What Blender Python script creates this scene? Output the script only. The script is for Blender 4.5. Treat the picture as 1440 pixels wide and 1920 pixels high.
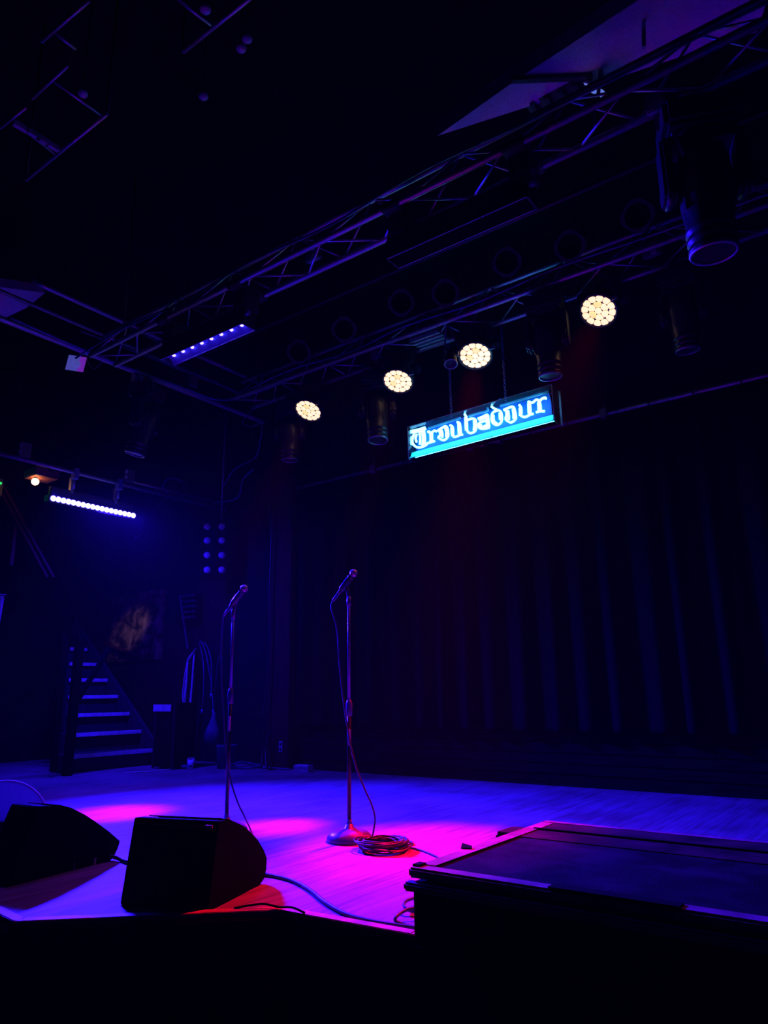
import bpy, bmesh, math, random
from mathutils import Vector, Matrix
random.seed(4)
scene = bpy.context.scene
for o in list(bpy.data.objects):
    bpy.data.objects.remove(o)
COL = scene.collection

# ------------------------------------------------------------------ camera
FPX, CAM_H = 1352.0, 0.88                      # focal length in pixels of a 1440 wide frame; eye above the stage boards
yaw, pitch, roll = (math.radians(a) for a in (36.43, 14.17, -0.82))
fwd = Vector((-math.sin(yaw)*math.cos(pitch), math.cos(yaw)*math.cos(pitch), math.sin(pitch)))
rgt0 = Vector((math.cos(yaw), math.sin(yaw), 0)); up0 = rgt0.cross(fwd)
rgt = math.cos(roll)*rgt0 + math.sin(roll)*up0
upv = -math.sin(roll)*rgt0 + math.cos(roll)*up0
cam_d = bpy.data.cameras.new('camera'); cam = bpy.data.objects.new('camera', cam_d); COL.objects.link(cam)
cam_d.sensor_fit = 'HORIZONTAL'; cam_d.sensor_width = 36; cam_d.lens = 36*FPX/1440
cam_d.clip_start = 0.05
cam.matrix_world = Matrix(((rgt.x, upv.x, -fwd.x, 0), (rgt.y, upv.y, -fwd.y, 0), (rgt.z, upv.z, -fwd.z, CAM_H), (0, 0, 0, 1)))
scene.camera = cam
CAM = Vector((0, 0, CAM_H))
def ray(x, y): return rgt*((x-720)/FPX) + upv*((960-y)/FPX) + fwd
def onz(x, y, z=0.0): d = ray(x, y); return CAM + d*((z-CAM_H)/d.z)
def onY(x, y, Y): d = ray(x, y); return CAM + d*(Y/d.y)
def onX(x, y, X): d = ray(x, y); return CAM + d*(X/d.x)

# ------------------------------------------------------------------ world: a dark room with thin stage haze
w = bpy.data.worlds.new('dark room'); scene.world = w; w.use_nodes = True
nt = w.node_tree; nt.nodes['Background'].inputs[0].default_value = (0, 0, 0, 1); nt.nodes['Background'].inputs[1].default_value = 0
hz = nt.nodes.new('ShaderNodeVolumeScatter'); hz.inputs['Density'].default_value = 0.0008; hz.inputs['Anisotropy'].default_value = 0.0
nt.links.new(hz.outputs[0], nt.nodes['World Output'].inputs['Volume'])
scene.view_settings.view_transform = 'Standard'; scene.view_settings.look = 'None'
scene.view_settings.exposure = 0.0; scene.view_settings.gamma = 1.0; scene.view_settings.use_curve_mapping = False
scene.cycles.use_denoising = True
scene.cycles.max_bounces = 6; scene.cycles.transparent_max_bounces = 12; scene.cycles.volume_bounces = 0
scene.cycles.sample_clamp_indirect = 3.0
scene.cycles.caustics_reflective = False; scene.cycles.caustics_refractive = False

# ------------------------------------------------------------------ stage lighting levels (each lamp is made with its fixture)
RED = (1.0, 0.0, 0.03)
BLUE = (0.016, 0.004, 1.0)
P_POOL, P_WIDE, P_BAR, P_BATTEN = 4700, 45, 1050, 18
A_POOL = Vector((-5.36, 3.62, 0)); B_POOL = Vector((-3.80, 3.86, 0)); C_POOL = Vector((-2.6, 3.85, 0)); D_POOL = Vector((-2.3, 2.95, 0))
def spot(name, loc, target, power, color, angle, blend, parent=None, radius=0.06):
    l = bpy.data.lights.new(name, 'SPOT'); l.energy = power; l.color = color; l.spot_size = math.radians(angle); l.spot_blend = blend; l.shadow_soft_size = radius
    o = bpy.data.objects.new(name, l); COL.objects.link(o)
    q = (Vector(target)-Vector(loc)).to_track_quat('-Z', 'Y')
    o.matrix_world = Matrix.Translation(Vector(loc)) @ q.to_matrix().to_4x4()
    return o
def area(name, loc, target, power, color, sx, sy, spread, xdir):
    l = bpy.data.lights.new(name, 'AREA'); l.shape = 'RECTANGLE'; l.size = sx; l.size_y = sy; l.energy = power; l.color = color; l.spread = math.radians(spread)
    o = bpy.data.objects.new(name, l); COL.objects.link(o)
    z = (Vector(loc)-Vector(target)).normalized(); x = Vector(xdir); x = (x - z*x.dot(z)).normalized(); y = z.cross(x)
    o.matrix_world = Matrix.Translation(Vector(loc)) @ Matrix((x, y, z)).transposed().to_4x4()
    return o

# ------------------------------------------------------------------ materials (all procedural)
MATS = {}
def mat(name, color, rough=0.6, metal=0.0, vary=0.25, scale=12.0, bump=0.0, emit=None, estr=0.0, stretch=(1, 1, 1), spec=0.5):
    m = bpy.data.materials.new(name); m.use_nodes = True; n = m.node_tree.nodes; L = m.node_tree.links
    b = n['Principled BSDF']; b.inputs['Roughness'].default_value = rough; b.inputs['Metallic'].default_value = metal
    b.inputs['Specular IOR Level'].default_value = spec
    tc = n.new('ShaderNodeTexCoord'); mp = n.new('ShaderNodeMapping'); mp.inputs['Scale'].default_value = stretch
    no = n.new('ShaderNodeTexNoise'); no.inputs['Scale'].default_value = scale; no.inputs['Detail'].default_value = 5
    cr = n.new('ShaderNodeValToRGB')
    cr.color_ramp.elements[0].position = 0.3; cr.color_ramp.elements[1].position = 0.7
    cr.color_ramp.elements[0].color = tuple(c*(1-vary) for c in color)+(1,)
    cr.color_ramp.elements[1].color = tuple(min(1, c*(1+vary)) for c in color)+(1,)
    L.new(tc.outputs['Object'], mp.inputs[0]); L.new(mp.outputs[0], no.inputs['Vector']); L.new(no.outputs[0], cr.inputs[0]); L.new(cr.outputs[0], b.inputs['Base Color'])
    if bump:
        bp = n.new('ShaderNodeBump'); bp.inputs['Strength'].default_value = bump; bp.inputs['Distance'].default_value = 0.01
        L.new(no.outputs[0], bp.inputs['Height']); L.new(bp.outputs[0], b.inputs['Normal'])
    if emit:
        b.inputs['Emission Color'].default_value = tuple(emit)+(1,); b.inputs['Emission Strength'].default_value = estr
    MATS[name] = m; return m
M_black = mat('black paint', (0.005, 0.005, 0.006), 0.8, spec=0.05)
M_wall = mat('black wall paint', (0.012, 0.012, 0.013), 0.9, scale=3, bump=0.15, spec=0.15)
M_ceil = mat('black ceiling paint', (0.006, 0.006, 0.006), 0.95, scale=3, spec=0.1)
M_fix = mat('black fixture enamel', (0.028, 0.028, 0.031), 0.38, spec=0.4)
M_alu = mat('scuffed aluminium', (0.42, 0.42, 0.44), 0.42, 0.7, 0.15, 30)
M_pipe = mat('dull steel pipe', (0.28, 0.28, 0.29), 0.45, 0.7, 0.3, 20)
M_chrome = mat('worn chrome with blue light tint', (0.19, 0.21, 0.5), 0.36, 0.2, 0.1, 40, spec=0.3)  # base tinted blue so red spill hardly shows on the stands
M_stand = mat('stand tube with blue light tint', (0.085, 0.095, 0.28), 0.32, 0.0, spec=0.4)  # blue stage light put into the base colour, mutes red spill
M_tube = mat('black enamel tube', (0.018, 0.018, 0.03), 0.3, spec=0.45)
M_cable = mat('black rubber cable', (0.03, 0.03, 0.034), 0.4, vary=0.2)
M_cable2 = mat('cable with blue light tint', (0.06, 0.07, 0.16), 0.45)  # blue light put into the cable colour, against red floor bounce
M_plaster = mat('rough cream plaster', (0.80, 0.78, 0.76), 0.9, 0, 0.12, 60, 0.6)
M_curtain = mat('black velour curtain', (0.005, 0.005, 0.006), 0.95, scale=40, vary=0.3, spec=0.05)
M_plank = mat('black stained plank', (0.010, 0.0095, 0.010), 0.85, 0, 0.4, 6, 0.2, stretch=(0.6, 8, 8), spec=0.05)
M_pillar = mat('dark red brown timber', (0.06, 0.02, 0.018), 0.8, 0, 0.3, 5, 0.2, stretch=(8, 8, 0.6), spec=0.08)
M_tread = mat('pale worn tread edge', (0.88, 0.86, 0.88), 0.7, 0, 0.25, 15)
M_step = mat('dark painted step', (0.035, 0.035, 0.04), 0.7)
M_wedge = mat('black speckled cabinet paint', (0.0016, 0.0016, 0.002), 0.85, bump=0.3, scale=150, spec=0.03)
M_grille = mat('black perforated grille', (0.004, 0.004, 0.005), 0.8, bump=0.5, scale=220, spec=0.03)
M_tape = mat('pale gaffer tape', (0.55, 0.6, 0.55), 0.7)
M_white = mat('white plastic', (0.65, 0.65, 0.66), 0.5)
M_bag = mat('dark blue cloth bag', (0.10, 0.10, 0.16), 0.9)
M_mesh = mat('silver mesh ball', (0.6, 0.58, 0.6), 0.35, 0.8, 0.35, 160, 0.6)
M_lens = mat('dark lens glass', (0.05, 0.05, 0.07), 0.12)
M_pale = mat('pale frosted lens', (0.42, 0.40, 0.48), 0.35, 0, 0.2, 60)
M_trim = mat('worn edge with red light tint', (0.42, 0.11, 0.18), 0.6, 0, 0.45, 9, 0.3, stretch=(1, 1, 1))  # magenta of the wash lights is mixed into this edge colour
M_drum = mat('pale drum skin', (0.30, 0.29, 0.32), 0.6, vary=0.1)
M_warm = mat('lamp bulb', (1, 0.6, 0.3), 0.4, emit=(1, 0.42, 0.16), estr=9)
M_redbox = mat('red brown lamp box', (0.4, 0.16, 0.1), 0.6)
M_green = mat('exit green', (0.1, 0.8, 0.3), 0.5, emit=(0.02, 0.8, 0.12), estr=0.9)
M_cell = mat('amber led cell', (1, 0.7, 0.4), 0.4, emit=(1.4, 0.93, 0.58), estr=1.0, vary=0)
M_cell2 = mat('yellow led cell', (1, 0.8, 0.4), 0.4, emit=(1.2, 0.78, 0.29), estr=1.0, vary=0)
M_plate = mat('red lit lens plate', (0.6, 0.1, 0.03), 0.5, emit=(0.75, 0.10, 0.01), estr=1.1, vary=0)
M_blueled = mat('blue led cell', (0.3, 0.3, 1), 0.4, emit=(0.15, 0.12, 1.0), estr=10, vary=0)
M_dot = mat('small blue led', (0.3, 0.3, 1), 0.4, emit=(0.13, 0.10, 1.0), estr=9, vary=0)
M_neon = mat('ice blue neon tube', (0.5, 1, 1), 0.3, emit=(0.13, 0.62, 1.0), estr=8, vary=0)
M_neon2 = mat('added tray glow', (0.5, 1, 1), 0.3, emit=(0.03, 0.8, 1.0), estr=32, vary=0)  # for the unseen tube added behind the sign tray
M_signback = mat('blue painted sign back', (0.003, 0.10, 0.46), 0.6, vary=0.1)
M_reflect = bpy.data.materials.new('translucent sign tray'); M_reflect.use_nodes = True
_n = M_reflect.node_tree.nodes; _n.clear(); _o = _n.new('ShaderNodeOutputMaterial'); _m = _n.new('ShaderNodeMixShader'); _d = _n.new('ShaderNodeBsdfDiffuse'); _t = _n.new('ShaderNodeBsdfTranslucent'); _x = _n.new('ShaderNodeTexNoise')
_x.inputs['Scale'].default_value = 9; _d.inputs[0].default_value = (0.5, 0.85, 0.9, 1); _t.inputs[0].default_value = (0.5, 0.95, 0.95, 1)
_r = _n.new('ShaderNodeMapRange'); _r.inputs[3].default_value = 0.45; _r.inputs[4].default_value = 0.85
for a_, b_ in ((_x.outputs[0], _r.inputs[0]), (_r.outputs[0], _m.inputs[0]), (_d.outputs[0], _m.inputs[1]), (_t.outputs[0], _m.inputs[2]), (_m.outputs[0], _o.inputs[0])): M_reflect.node_tree.links.new(a_, b_)
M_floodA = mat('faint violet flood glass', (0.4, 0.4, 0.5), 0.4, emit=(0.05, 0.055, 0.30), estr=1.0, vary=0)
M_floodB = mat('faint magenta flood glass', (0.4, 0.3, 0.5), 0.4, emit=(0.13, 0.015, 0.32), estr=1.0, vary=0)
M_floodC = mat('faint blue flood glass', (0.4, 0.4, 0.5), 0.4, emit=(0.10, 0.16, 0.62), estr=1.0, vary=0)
M_trough = mat('led trough with blue light tint', (0.16, 0.16, 0.6), 0.5)  # blue LED glow is put into the trough colour

def glass_mat():
    m = bpy.data.materials.new('clear acrylic'); m.use_nodes = True; n = m.node_tree.nodes; L = m.node_tree.links
    n.clear(); out = n.new('ShaderNodeOutputMaterial'); mx = n.new('ShaderNodeMixShader'); tr = n.new('ShaderNodeBsdfTransparent'); gl = n.new('ShaderNodeBsdfGlossy')
    fr = n.new('ShaderNodeFresnel'); fr.inputs[0].default_value = 1.3; gl.inputs['Roughness'].default_value = 0.08; tr.inputs[0].default_value = (0.93, 0.95, 1, 1)
    L.new(fr.outputs[0], mx.inputs[0]); L.new(tr.outputs[0], mx.inputs[1]); L.new(gl.outputs[0], mx.inputs[2]); L.new(mx.outputs[0], out.inputs[0]); return m
M_acryl = glass_mat()

def floor_mat():
    m = bpy.data.materials.new('worn black stage boards'); m.use_nodes = True; n = m.node_tree.nodes; L = m.node_tree.links; b = n['Principled BSDF']
    tc = n.new('ShaderNodeTexCoord'); mp = n.new('ShaderNodeMapping'); mp.inputs['Scale'].default_value = (17, 0.8, 1); mp.inputs['Rotation'].default_value = (0, 0, math.radians(-6))
    g = n.new('ShaderNodeTexNoise'); g.inputs['Scale'].default_value = 1.6; g.inputs['Detail'].default_value = 7; g.inputs['Roughness'].default_value = 0.65
    big = n.new('ShaderNodeTexNoise'); big.inputs['Scale'].default_value = 1.7; big.inputs['Detail'].default_value = 6; big.inputs['Distortion'].default_value = 0.4
    sc = n.new('ShaderNodeTexNoise'); sc.inputs['Scale'].default_value = 9; sc.inputs['Detail'].default_value = 8
    L.new(tc.outputs['Object'], mp.inputs[0]); L.new(mp.outputs[0], g.inputs['Vector']); L.new(tc.outputs['Object'], big.inputs['Vector']); L.new(tc.outputs['Object'], sc.inputs['Vector'])
    mx = n.new('ShaderNodeMix'); mx.data_type = 'FLOAT'; mx.inputs[0].default_value = 0.35
    L.new(g.outputs[0], mx.inputs[2]); L.new(big.outputs[0], mx.inputs[3])
    cr = n.new('ShaderNodeValToRGB'); e = cr.color_ramp.elements; e[0].position = 0.37; e[0].color = (0.11, 0.055, 0.085, 1); e[1].position = 0.60; e[1].color = (0.31, 0.22, 0.28, 1)
    L.new(mx.outputs[0], cr.inputs[0])
    sr = n.new('ShaderNodeValToRGB'); e = sr.color_ramp.elements; e[0].position = 0.66; e[0].color = (0, 0, 0, 1); e[1].position = 0.72; e[1].color = (0.35, 0.35, 0.35, 1)
    L.new(sc.outputs[0], sr.inputs[0])
    m2 = n.new('ShaderNodeMix'); m2.data_type = 'RGBA'; m2.inputs[7].default_value = (0.12, 0.1, 0.12, 1)
    L.new(sr.outputs[0], m2.inputs[0]); L.new(cr.outputs[0], m2.inputs[6]); L.new(m2.outputs[2], b.inputs['Base Color'])
    b.inputs['Roughness'].default_value = 0.62; b.inputs['Specular IOR Level'].default_value = 0.25
    bp = n.new('ShaderNodeBump'); bp.inputs['Strength'].default_value = 0.35; bp.inputs['Distance'].default_value = 0.006
    L.new(g.outputs[0], bp.inputs['Height']); L.new(bp.outputs[0], b.inputs['Normal']); return m
M_floor = floor_mat()

def two_tone(name, c1, c2, scale, lo, hi, rough=0.85, bump=0.4, dist=0.5, grit=300):
    m = bpy.data.materials.new(name); m.use_nodes = True; n = m.node_tree.nodes; L = m.node_tree.links; b = n['Principled BSDF']
    tc = n.new('ShaderNodeTexCoord'); a = n.new('ShaderNodeTexNoise'); a.inputs['Scale'].default_value = scale; a.inputs['Detail'].default_value = 9; a.inputs['Distortion'].default_value = dist
    cr = n.new('ShaderNodeValToRGB'); e = cr.color_ramp.elements; e[0].position = lo; e[0].color = c1+(1,); e[1].position = hi; e[1].color = c2+(1,)
    s = n.new('ShaderNodeTexNoise'); s.inputs['Scale'].default_value = grit; bp = n.new('ShaderNodeBump'); bp.inputs['Strength'].default_value = bump; bp.inputs['Distance'].default_value = 0.004
    L.new(tc.outputs['Object'], a.inputs['Vector']); L.new(tc.outputs['Object'], s.inputs['Vector']); L.new(a.outputs[0], cr.inputs[0]); L.new(cr.outputs[0], b.inputs['Base Color'])
    L.new(s.outputs[0], bp.inputs['Height']); L.new(bp.outputs[0], b.inputs['Normal']); b.inputs['Roughness'].default_value = rough; b.inputs['Specular IOR Level'].default_value = 0.08; return m
M_carpet = two_tone('worn black deck carpet', (0.004, 0.004, 0.006), (0.03, 0.022, 0.03), 5, 0.42, 0.70, grit=120, bump=0.8)
M_bare = two_tone('scraped bare deck', (0.02, 0.008, 0.008), (0.10, 0.035, 0.035), 4, 0.38, 0.65)
M_peel = two_tone('peeling brown paint', (0.025, 0.016, 0.010), (0.34, 0.22, 0.11), 5, 0.42, 0.70, dist=0.6)

# ------------------------------------------------------------------ mesh helper
def frame(d):
    d = d.normalized(); a = Vector((0, 0, 1)) if abs(d.z) < 0.95 else Vector((1, 0, 0))
    u = d.cross(a).normalized(); return u, d.cross(u).normalized(), d
class MB:
    def __init__(s): s.bm = bmesh.new()
    def box(s, c, size, R=None, taper=1.0):
        c = Vector(c); hx, hy, hzz = (k/2 for k in size); vs = []
        for z in (-1, 1):
            t = taper if z < 0 else 1.0
            for x, y in ((-1, -1), (1, -1), (1, 1), (-1, 1)):
                v = Vector((x*hx*t, y*hy*t, z*hzz)); v = R @ v if R else v; vs.append(s.bm.verts.new(c+v))
        for f in ((3, 2, 1, 0), (4, 5, 6, 7), (0, 1, 5, 4), (1, 2, 6, 5), (2, 3, 7, 6), (3, 0, 4, 7)): s.bm.faces.new([vs[i] for i in f])
        return s
    def span(s, a, b): a = Vector(a); b = Vector(b); return s.box((a+b)/2, [abs(k) for k in (b-a)])
    def beam(s, p, q, wid, hgt, up=(0, 0, 1)):
        p = Vector(p); q = Vector(q); x = (q-p).normalized(); u = Vector(up); y = u.cross(x).normalized(); z = x.cross(y)
        return s.box((p+q)/2, ((q-p).length, wid, hgt), Matrix((x, y, z)).transposed())
    def ring(s, c, u, v, r, seg): return [s.bm.verts.new(c + u*(r*math.cos(2*math.pi*i/seg)) + v*(r*math.sin(2*math.pi*i/seg))) for i in range(seg)]
    def skin(s, rings, cap=True, closed=False):
        k = len(rings)
        for a in range(k if closed else k-1):
            A, B = rings[a], rings[(a+1) % k]; n = len(A)
            for i in range(n):
                f = s.bm.faces.new((A[i], A[(i+1) % n], B[(i+1) % n], B[i])); f.smooth = True
        if cap and not closed:
            s.bm.faces.new(rings[0][::-1]); s.bm.faces.new(rings[-1])
        return s
    def cyl(s, p, q, r, r2=None, seg=12):
        p = Vector(p); q = Vector(q); u, v, d = frame(q-p); return s.skin([s.ring(p, u, v, r, seg), s.ring(q, u, v, r if r2 is None else r2, seg)])
    def lathe(s, o, d, prof, seg=20, cap=True):
        o = Vector(o); u, v, d = frame(Vector(d)); return s.skin([s.ring(o+d*h, u, v, max(r, 1e-4), seg) for h, r in prof], cap)
    def tube(s, pts, r, seg=6, smooth=6):
        P = spline(pts, smooth) if smooth > 1 else [Vector(p) for p in pts]; rings = []; u = None
        for i, p in enumerate(P):
            d = (P[min(i+1, len(P)-1)]-P[max(i-1, 0)]).normalized()
            if u is None: u = frame(d)[0]
            u = (u-d*u.dot(d)).normalized(); rings.append(s.ring(p, u, d.cross(u), r, seg))
        return s.skin(rings)
    def torus(s, c, nrm, R, r, seg=24, ts=6):
        c = Vector(c); u, v, d = frame(Vector(nrm)); rings = []
        for i in range(seg):
            a = 2*math.pi*i/seg; rad = u*math.cos(a)+v*math.sin(a); rings.append(s.ring(c+rad*R, rad, d, r, ts))
        return s.skin(rings, closed=True)
    def prism(s, poly, ext):
        ext = Vector(ext); A = [s.bm.verts.new(Vector(p)) for p in poly]; B = [s.bm.verts.new(Vector(p)+ext) for p in poly]; n = len(A)
        s.bm.faces.new(A); s.bm.faces.new(B[::-1])
        for i in range(n): s.bm.faces.new((A[(i+1) % n], A[i], B[i], B[(i+1) % n]))
        return s
    def sphere(s, c, r, scale=(1, 1, 1), useg=14, vseg=8):
        g = bmesh.ops.create_uvsphere(s.bm, u_segments=useg, v_segments=vseg, radius=r)
        for v in g['verts']: v.co = Vector(c)+Vector([v.co[i]*scale[i] for i in range(3)])
        for v in g['verts']:
            for f in v.link_faces: f.smooth = True
        return s
    def build(s, name, m, parent=None, bevel=0.0, kind=None):
        bmesh.ops.recalc_face_normals(s.bm, faces=s.bm.faces)
        if parent is not None:
            off = root_loc(parent)
            for v in s.bm.verts: v.co -= off
        if bevel:
            es = [e for e in s.bm.edges if len(e.link_faces) == 2 and e.calc_face_angle(0) > 0.6]
            bmesh.ops.bevel(s.bm, geom=es, offset=bevel, segments=2, affect='EDGES', clamp_overlap=True)
        me = bpy.data.meshes.new(name); s.bm.to_mesh(me); s.bm.free(); me.materials.append(m)
        o = bpy.data.objects.new(name, me); COL.objects.link(o)
        if parent is not None: o.parent = parent
        if kind: o['kind'] = kind
        return o
def root_loc(o):
    while o.parent: o = o.parent
    return o.location.copy()
def spline(pts, n):
    P = [Vector(p) for p in pts]; out = []
    for i in range(len(P)-1):
        a, b, c, d = P[max(i-1, 0)], P[i], P[i+1], P[min(i+2, len(P)-1)]
        for k in range(n):
            t = k/n; out.append(0.5*((2*b)+(c-a)*t+(2*a-5*b+4*c-d)*t*t+(3*b-a-3*c+d)*t**3))
    out.append(P[-1]); return out
def thing(name, loc, label, cat, group=None, rz=0.0):
    o = bpy.data.objects.new(name, None); COL.objects.link(o); o.location = loc; o.rotation_euler = (0, 0, rz); o.empty_display_size = 0.1
    o['label'] = label; o['category'] = cat
    if group: o['group'] = group
    return o
def tag(o, label, cat, group=None):
    o['label'] = label; o['category'] = cat
    if group: o['group'] = group
    return o

# ================================================================== large structure
ZF = -0.78
MB().span((-11, -6, ZF-0.1), (6, 7.4, ZF)).build('floor', M_wall, kind='structure')
MB().span((-11, -6, 5.9), (6, 7.6, 6.0)).build('ceiling', M_ceil, kind='structure')
MB().span((-11, 7.08, ZF), (6, 7.25, 5.9)).build('wall_back', M_wall, kind='structure')
MB().span((-11.1, -6, ZF), (-10.95, 7.1, 5.9)).build('wall_left', M_wall, kind='structure')
MB().span((5.9, -6, ZF), (6.0, 7.1, 5.9)).build('wall_right', M_wall, kind='structure')
MB().span((-11, -6.1, ZF), (6, -6.0, 5.9)).build('wall_front', M_wall, kind='structure')

# stage boards with a cranked front edge
e0, e1, e2, e3 = onz(0, 1718), onz(30, 1733), onz(524, 1711), onz(772, 1757)
dl = (e0-e1).normalized()
front = [Vector((-10.9, 0.2, 0)), e1+dl*2.2, e1, e2, e3, Vector((5.85, 2.40, 0))]
stage = MB().prism([p+Vector((0, 0, 0)) for p in front]+[Vector((5.85, 7.05, 0)), Vector((-10.9, 7.05, 0))], (0, 0, -0.06)).build('stage_floor', M_floor, kind='structure')
for a, b in zip(front[:-1], front[1:]):
    nrm = Vector(((b-a).y, -(b-a).x, 0)).normalized()
    MB().beam(a-nrm*0.05+Vector((0, 0, -0.43)), b-nrm*0.05+Vector((0, 0, -0.43)), 0.03, 0.70).build('fascia', M_black, stage)
    ins = 0.012*random.random()
    MB().beam(a-nrm*0.016+Vector((0, 0, 0.006)), b-nrm*0.016+Vector((0, 0, 0.006)), 0.05, 0.016).build('edge_strip', M_trim, stage, bevel=0.003)
    MB().beam(a+nrm*0.012+Vector((0, 0, -0.055)), b+nrm*0.012+Vector((0, 0, -0.055)), 0.035, 0.09).build('nosing', M_black, stage, bevel=0.006)
tk = MB()
q = onz(512, 1711); tk.tube([q+Vector((-.14, -.09, .016)), q+Vector((-.05, -.02, .03)), q+Vector((.02, .01, .022)), q+Vector((.09, .02, .028)), q+Vector((.16, .02, .018))], 0.0045, 6, 4)
tk.build('peeled_tape', M_black, stage)

# low planked wall behind the boards, under the curtain
low = MB().span((-6.6, 6.98, 0), (5.85, 7.07, 0.50)).build('trim_1', M_black, kind='structure')
for i in range(5):
    MB().span((-6.6, 6.955-0.004*(i % 2), 0.004+i*0.099), (5.85, 6.985, 0.096+i*0.099)).build('plank', M_plank, low, bevel=0.004)
MB().span((-6.6, 6.90, 0.0), (5.85, 6.955, 0.014)).build('base_strip', M_plank, low)

# timber post at the corner of the curtain
pl, pr = onY(502, 1440, 6.85), onY(545, 1440, 6.85)
post = MB().span((pl.x, 6.80, 0), (pr.x, 7.0, 3.75)).build('trim_2', M_pillar, kind='structure', bevel=0.01)
MB().span((pl.x-0.05, 6.86, 3.75), (pr.x+0.1, 7.06, 4.9)).build('post_head', M_black, post)

# plaster soffit over the front truss, catching light off the boards; one edge shaped as the shadow line
zt = 4.62
so = [onz(820, 255, zt), onz(978, 204, zt), onz(1100, 166, zt), onz(1210, 128, zt), onz(1420, 60, zt), onz(1480, -140, zt), onz(1200, -2, zt), onz(965, 152, zt)]
so = MB().prism(so, (0, 0, 0.12)).build('trim_3', M_plaster, kind='structure')
MB().beam(onz(960, 150, zt-0.02), onz(1110, 144, zt-0.02), 0.03, 0.03).build('conduit', M_fix, so)
sl = [onz(-60, 530, 5.0), onz(20, 541, 5.0), onz(85, 549, 5.0), onz(50, 577, 5.0), onz(4, 599, 5.0), onz(-60, 628, 5.0)]
MB().prism(sl, (0, 0, 0.1)).build('trim_4', M_plaster, kind='structure')
# sloping boards of the upper stair at far left
sb = MB(); sb.beam(onX(2, 905, -8.9), onX(100, 1082, -8.9), 0.03, 0.03, (1, 0, 0)); st = sb.build('trim_5', M_pillar, kind='structure')
MB().beam(onX(-8, 905, -8.95), onX(88, 1082, -8.95), 0.03, 0.04, (1, 0, 0)).build('edge_board', M_pillar, st)
MB().beam(onX(29, 985, -9.0), onX(20, 1060, -9.0), 0.04, 0.04, (0, 1, 0)).build('post_edge', M_pillar, st)

# ================================================================== curtain on its pipe
def curtain():
    root = thing('stage_curtain', (-0.5, 6.9, 0.5), 'wide black pleated backdrop curtain hanging behind the stage', 'curtain')
    bm = MB(); N = 420; x0, x1 = -6.55, 5.7; zs = [0.505, 0.55, 1.0, 1.6, 2.3, 3.0, 3.52]; folds = []
    for px in (800, 838, 882, 931, 990, 1052, 1111, 1172, 1250, 1308, 1390): folds.append(onY(px, 1370, 6.9).x)
    x = -6.4
    while x < folds[0]-0.3: folds.append(x); x += random.uniform(0.28, 0.42)
    x = max(folds)+0.4
    while x < 5.6: folds.append(x); x += random.uniform(0.3, 0.5)
    grid = []
    for z in zs:
        row = []
        for i in range(N+1):
            x = x0+(x1-x0)*i/N
            y = sum(math.exp(-((x-f)/0.065)**2) for f in folds)
            row.append(bm.bm.verts.new((x, 6.905-0.085*min(y, 1.1)*(1.0-0.55*(z-0.5)/3.0)+0.012*math.sin(37*x), z)))
        grid.append(row)
    for a, b in zip(grid[:-1], grid[1:]):
        for i in range(N):
            f = bm.bm.faces.new((a[i], a[i+1], b[i+1], b[i])); f.smooth = True
    o = bm.build('cloth', M_curtain, root)
    s = o.modifiers.new('thick', 'SOLIDIFY'); s.thickness = 0.008
    for i in range(29):
        xx = x0+0.1+i*0.42; MB().tube([(xx, 6.90, 3.5), (xx, 6.865, 3.6), (xx+.01, 6.90, 3.655)], 0.006, 5, 3).build('tie', M_black, root)
curtain()
p0, p1 = onY(540, 921, 6.9), onY(1500, 706, 6.9)
cp = thing('curtain_pipe', (p0.x, 6.9, 3.6), 'long thin steel pipe carrying the black backdrop curtain', 'pipe')
zc = 3.62
MB().cyl((-6.62, 6.9, zc), (5.8, 6.9, zc), 0.024).build('tube', M_pipe, cp)
for px in (700, 880, 905, 935, 1135):
    q = onY(px, 800, 6.9); MB().box((q.x, 6.885, zc), (0.07, 0.08, 0.10)).cyl((q.x, 6.9, zc+.04), (q.x, 6.9, zc+0.12), 0.012).build('clamp', M_alu if px == 700 else M_pipe, cp, bevel=0.008)
# ================================================================== stairs at the left
stairs = thing('staircase', (-8.6, 5.7, 0), 'dark side staircase with pale blue lit tread edges at far left', 'stairs')
RUN = 0.30
for i in range(7):
    X = -8.6-RUN*i; z = 0.215+0.236*i
    y0, y1 = onX(124+1.5*i, 1400-35*i, X).y, 6.33
    MB().span((X-RUN-0.03, y0, z-0.045), (X, y1, z-0.003)).build('tread', M_step, stairs)
    MB().span((X, y0, z-0.05), (X+0.022, y1, z)).build('nosing', M_tread, stairs, bevel=0.004)
    MB().span((X-RUN, y0, z-0.236), (X-0.03, y1, z-0.05)).build('riser', M_step, stairs)
MB().prism([(-8.55, 6.34, 0), (-8.55, 6.34, 0.25), (-10.85, 6.34, 2.1), (-10.85, 6.34, 0)], (0, 0.05, 0)).build('stringer', M_step, stairs)
rail = thing('stair_rail', (-8.4, 5.2, 0), 'black slatted handrail standing before the side stairs', 'handrail')
pA, pB = onX(126, 1446, -8.35), onX(151, 1190, -8.35)
MB().beam((-8.35, pA.y, 0), (-8.35, pB.y, pB.z), 0.08, 0.09, (0, 1, 0)).build('newel_post', M_black, rail)
MB().beam(onX(100, 1446, -8.36), onX(122, 1190, -8.36), 0.03, 0.08, (0, 1, 0)).build('baluster', M_black, rail)
qa, qb = onX(140, 1330, -8.36), onX(230, 1215, -8.36)
MB().beam(onX(135, 1330, -8.36), onX(205, 1215, -8.36), 0.04, 0.07, (1, 0, 0)).build('sloping_rail', M_black, rail)

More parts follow.
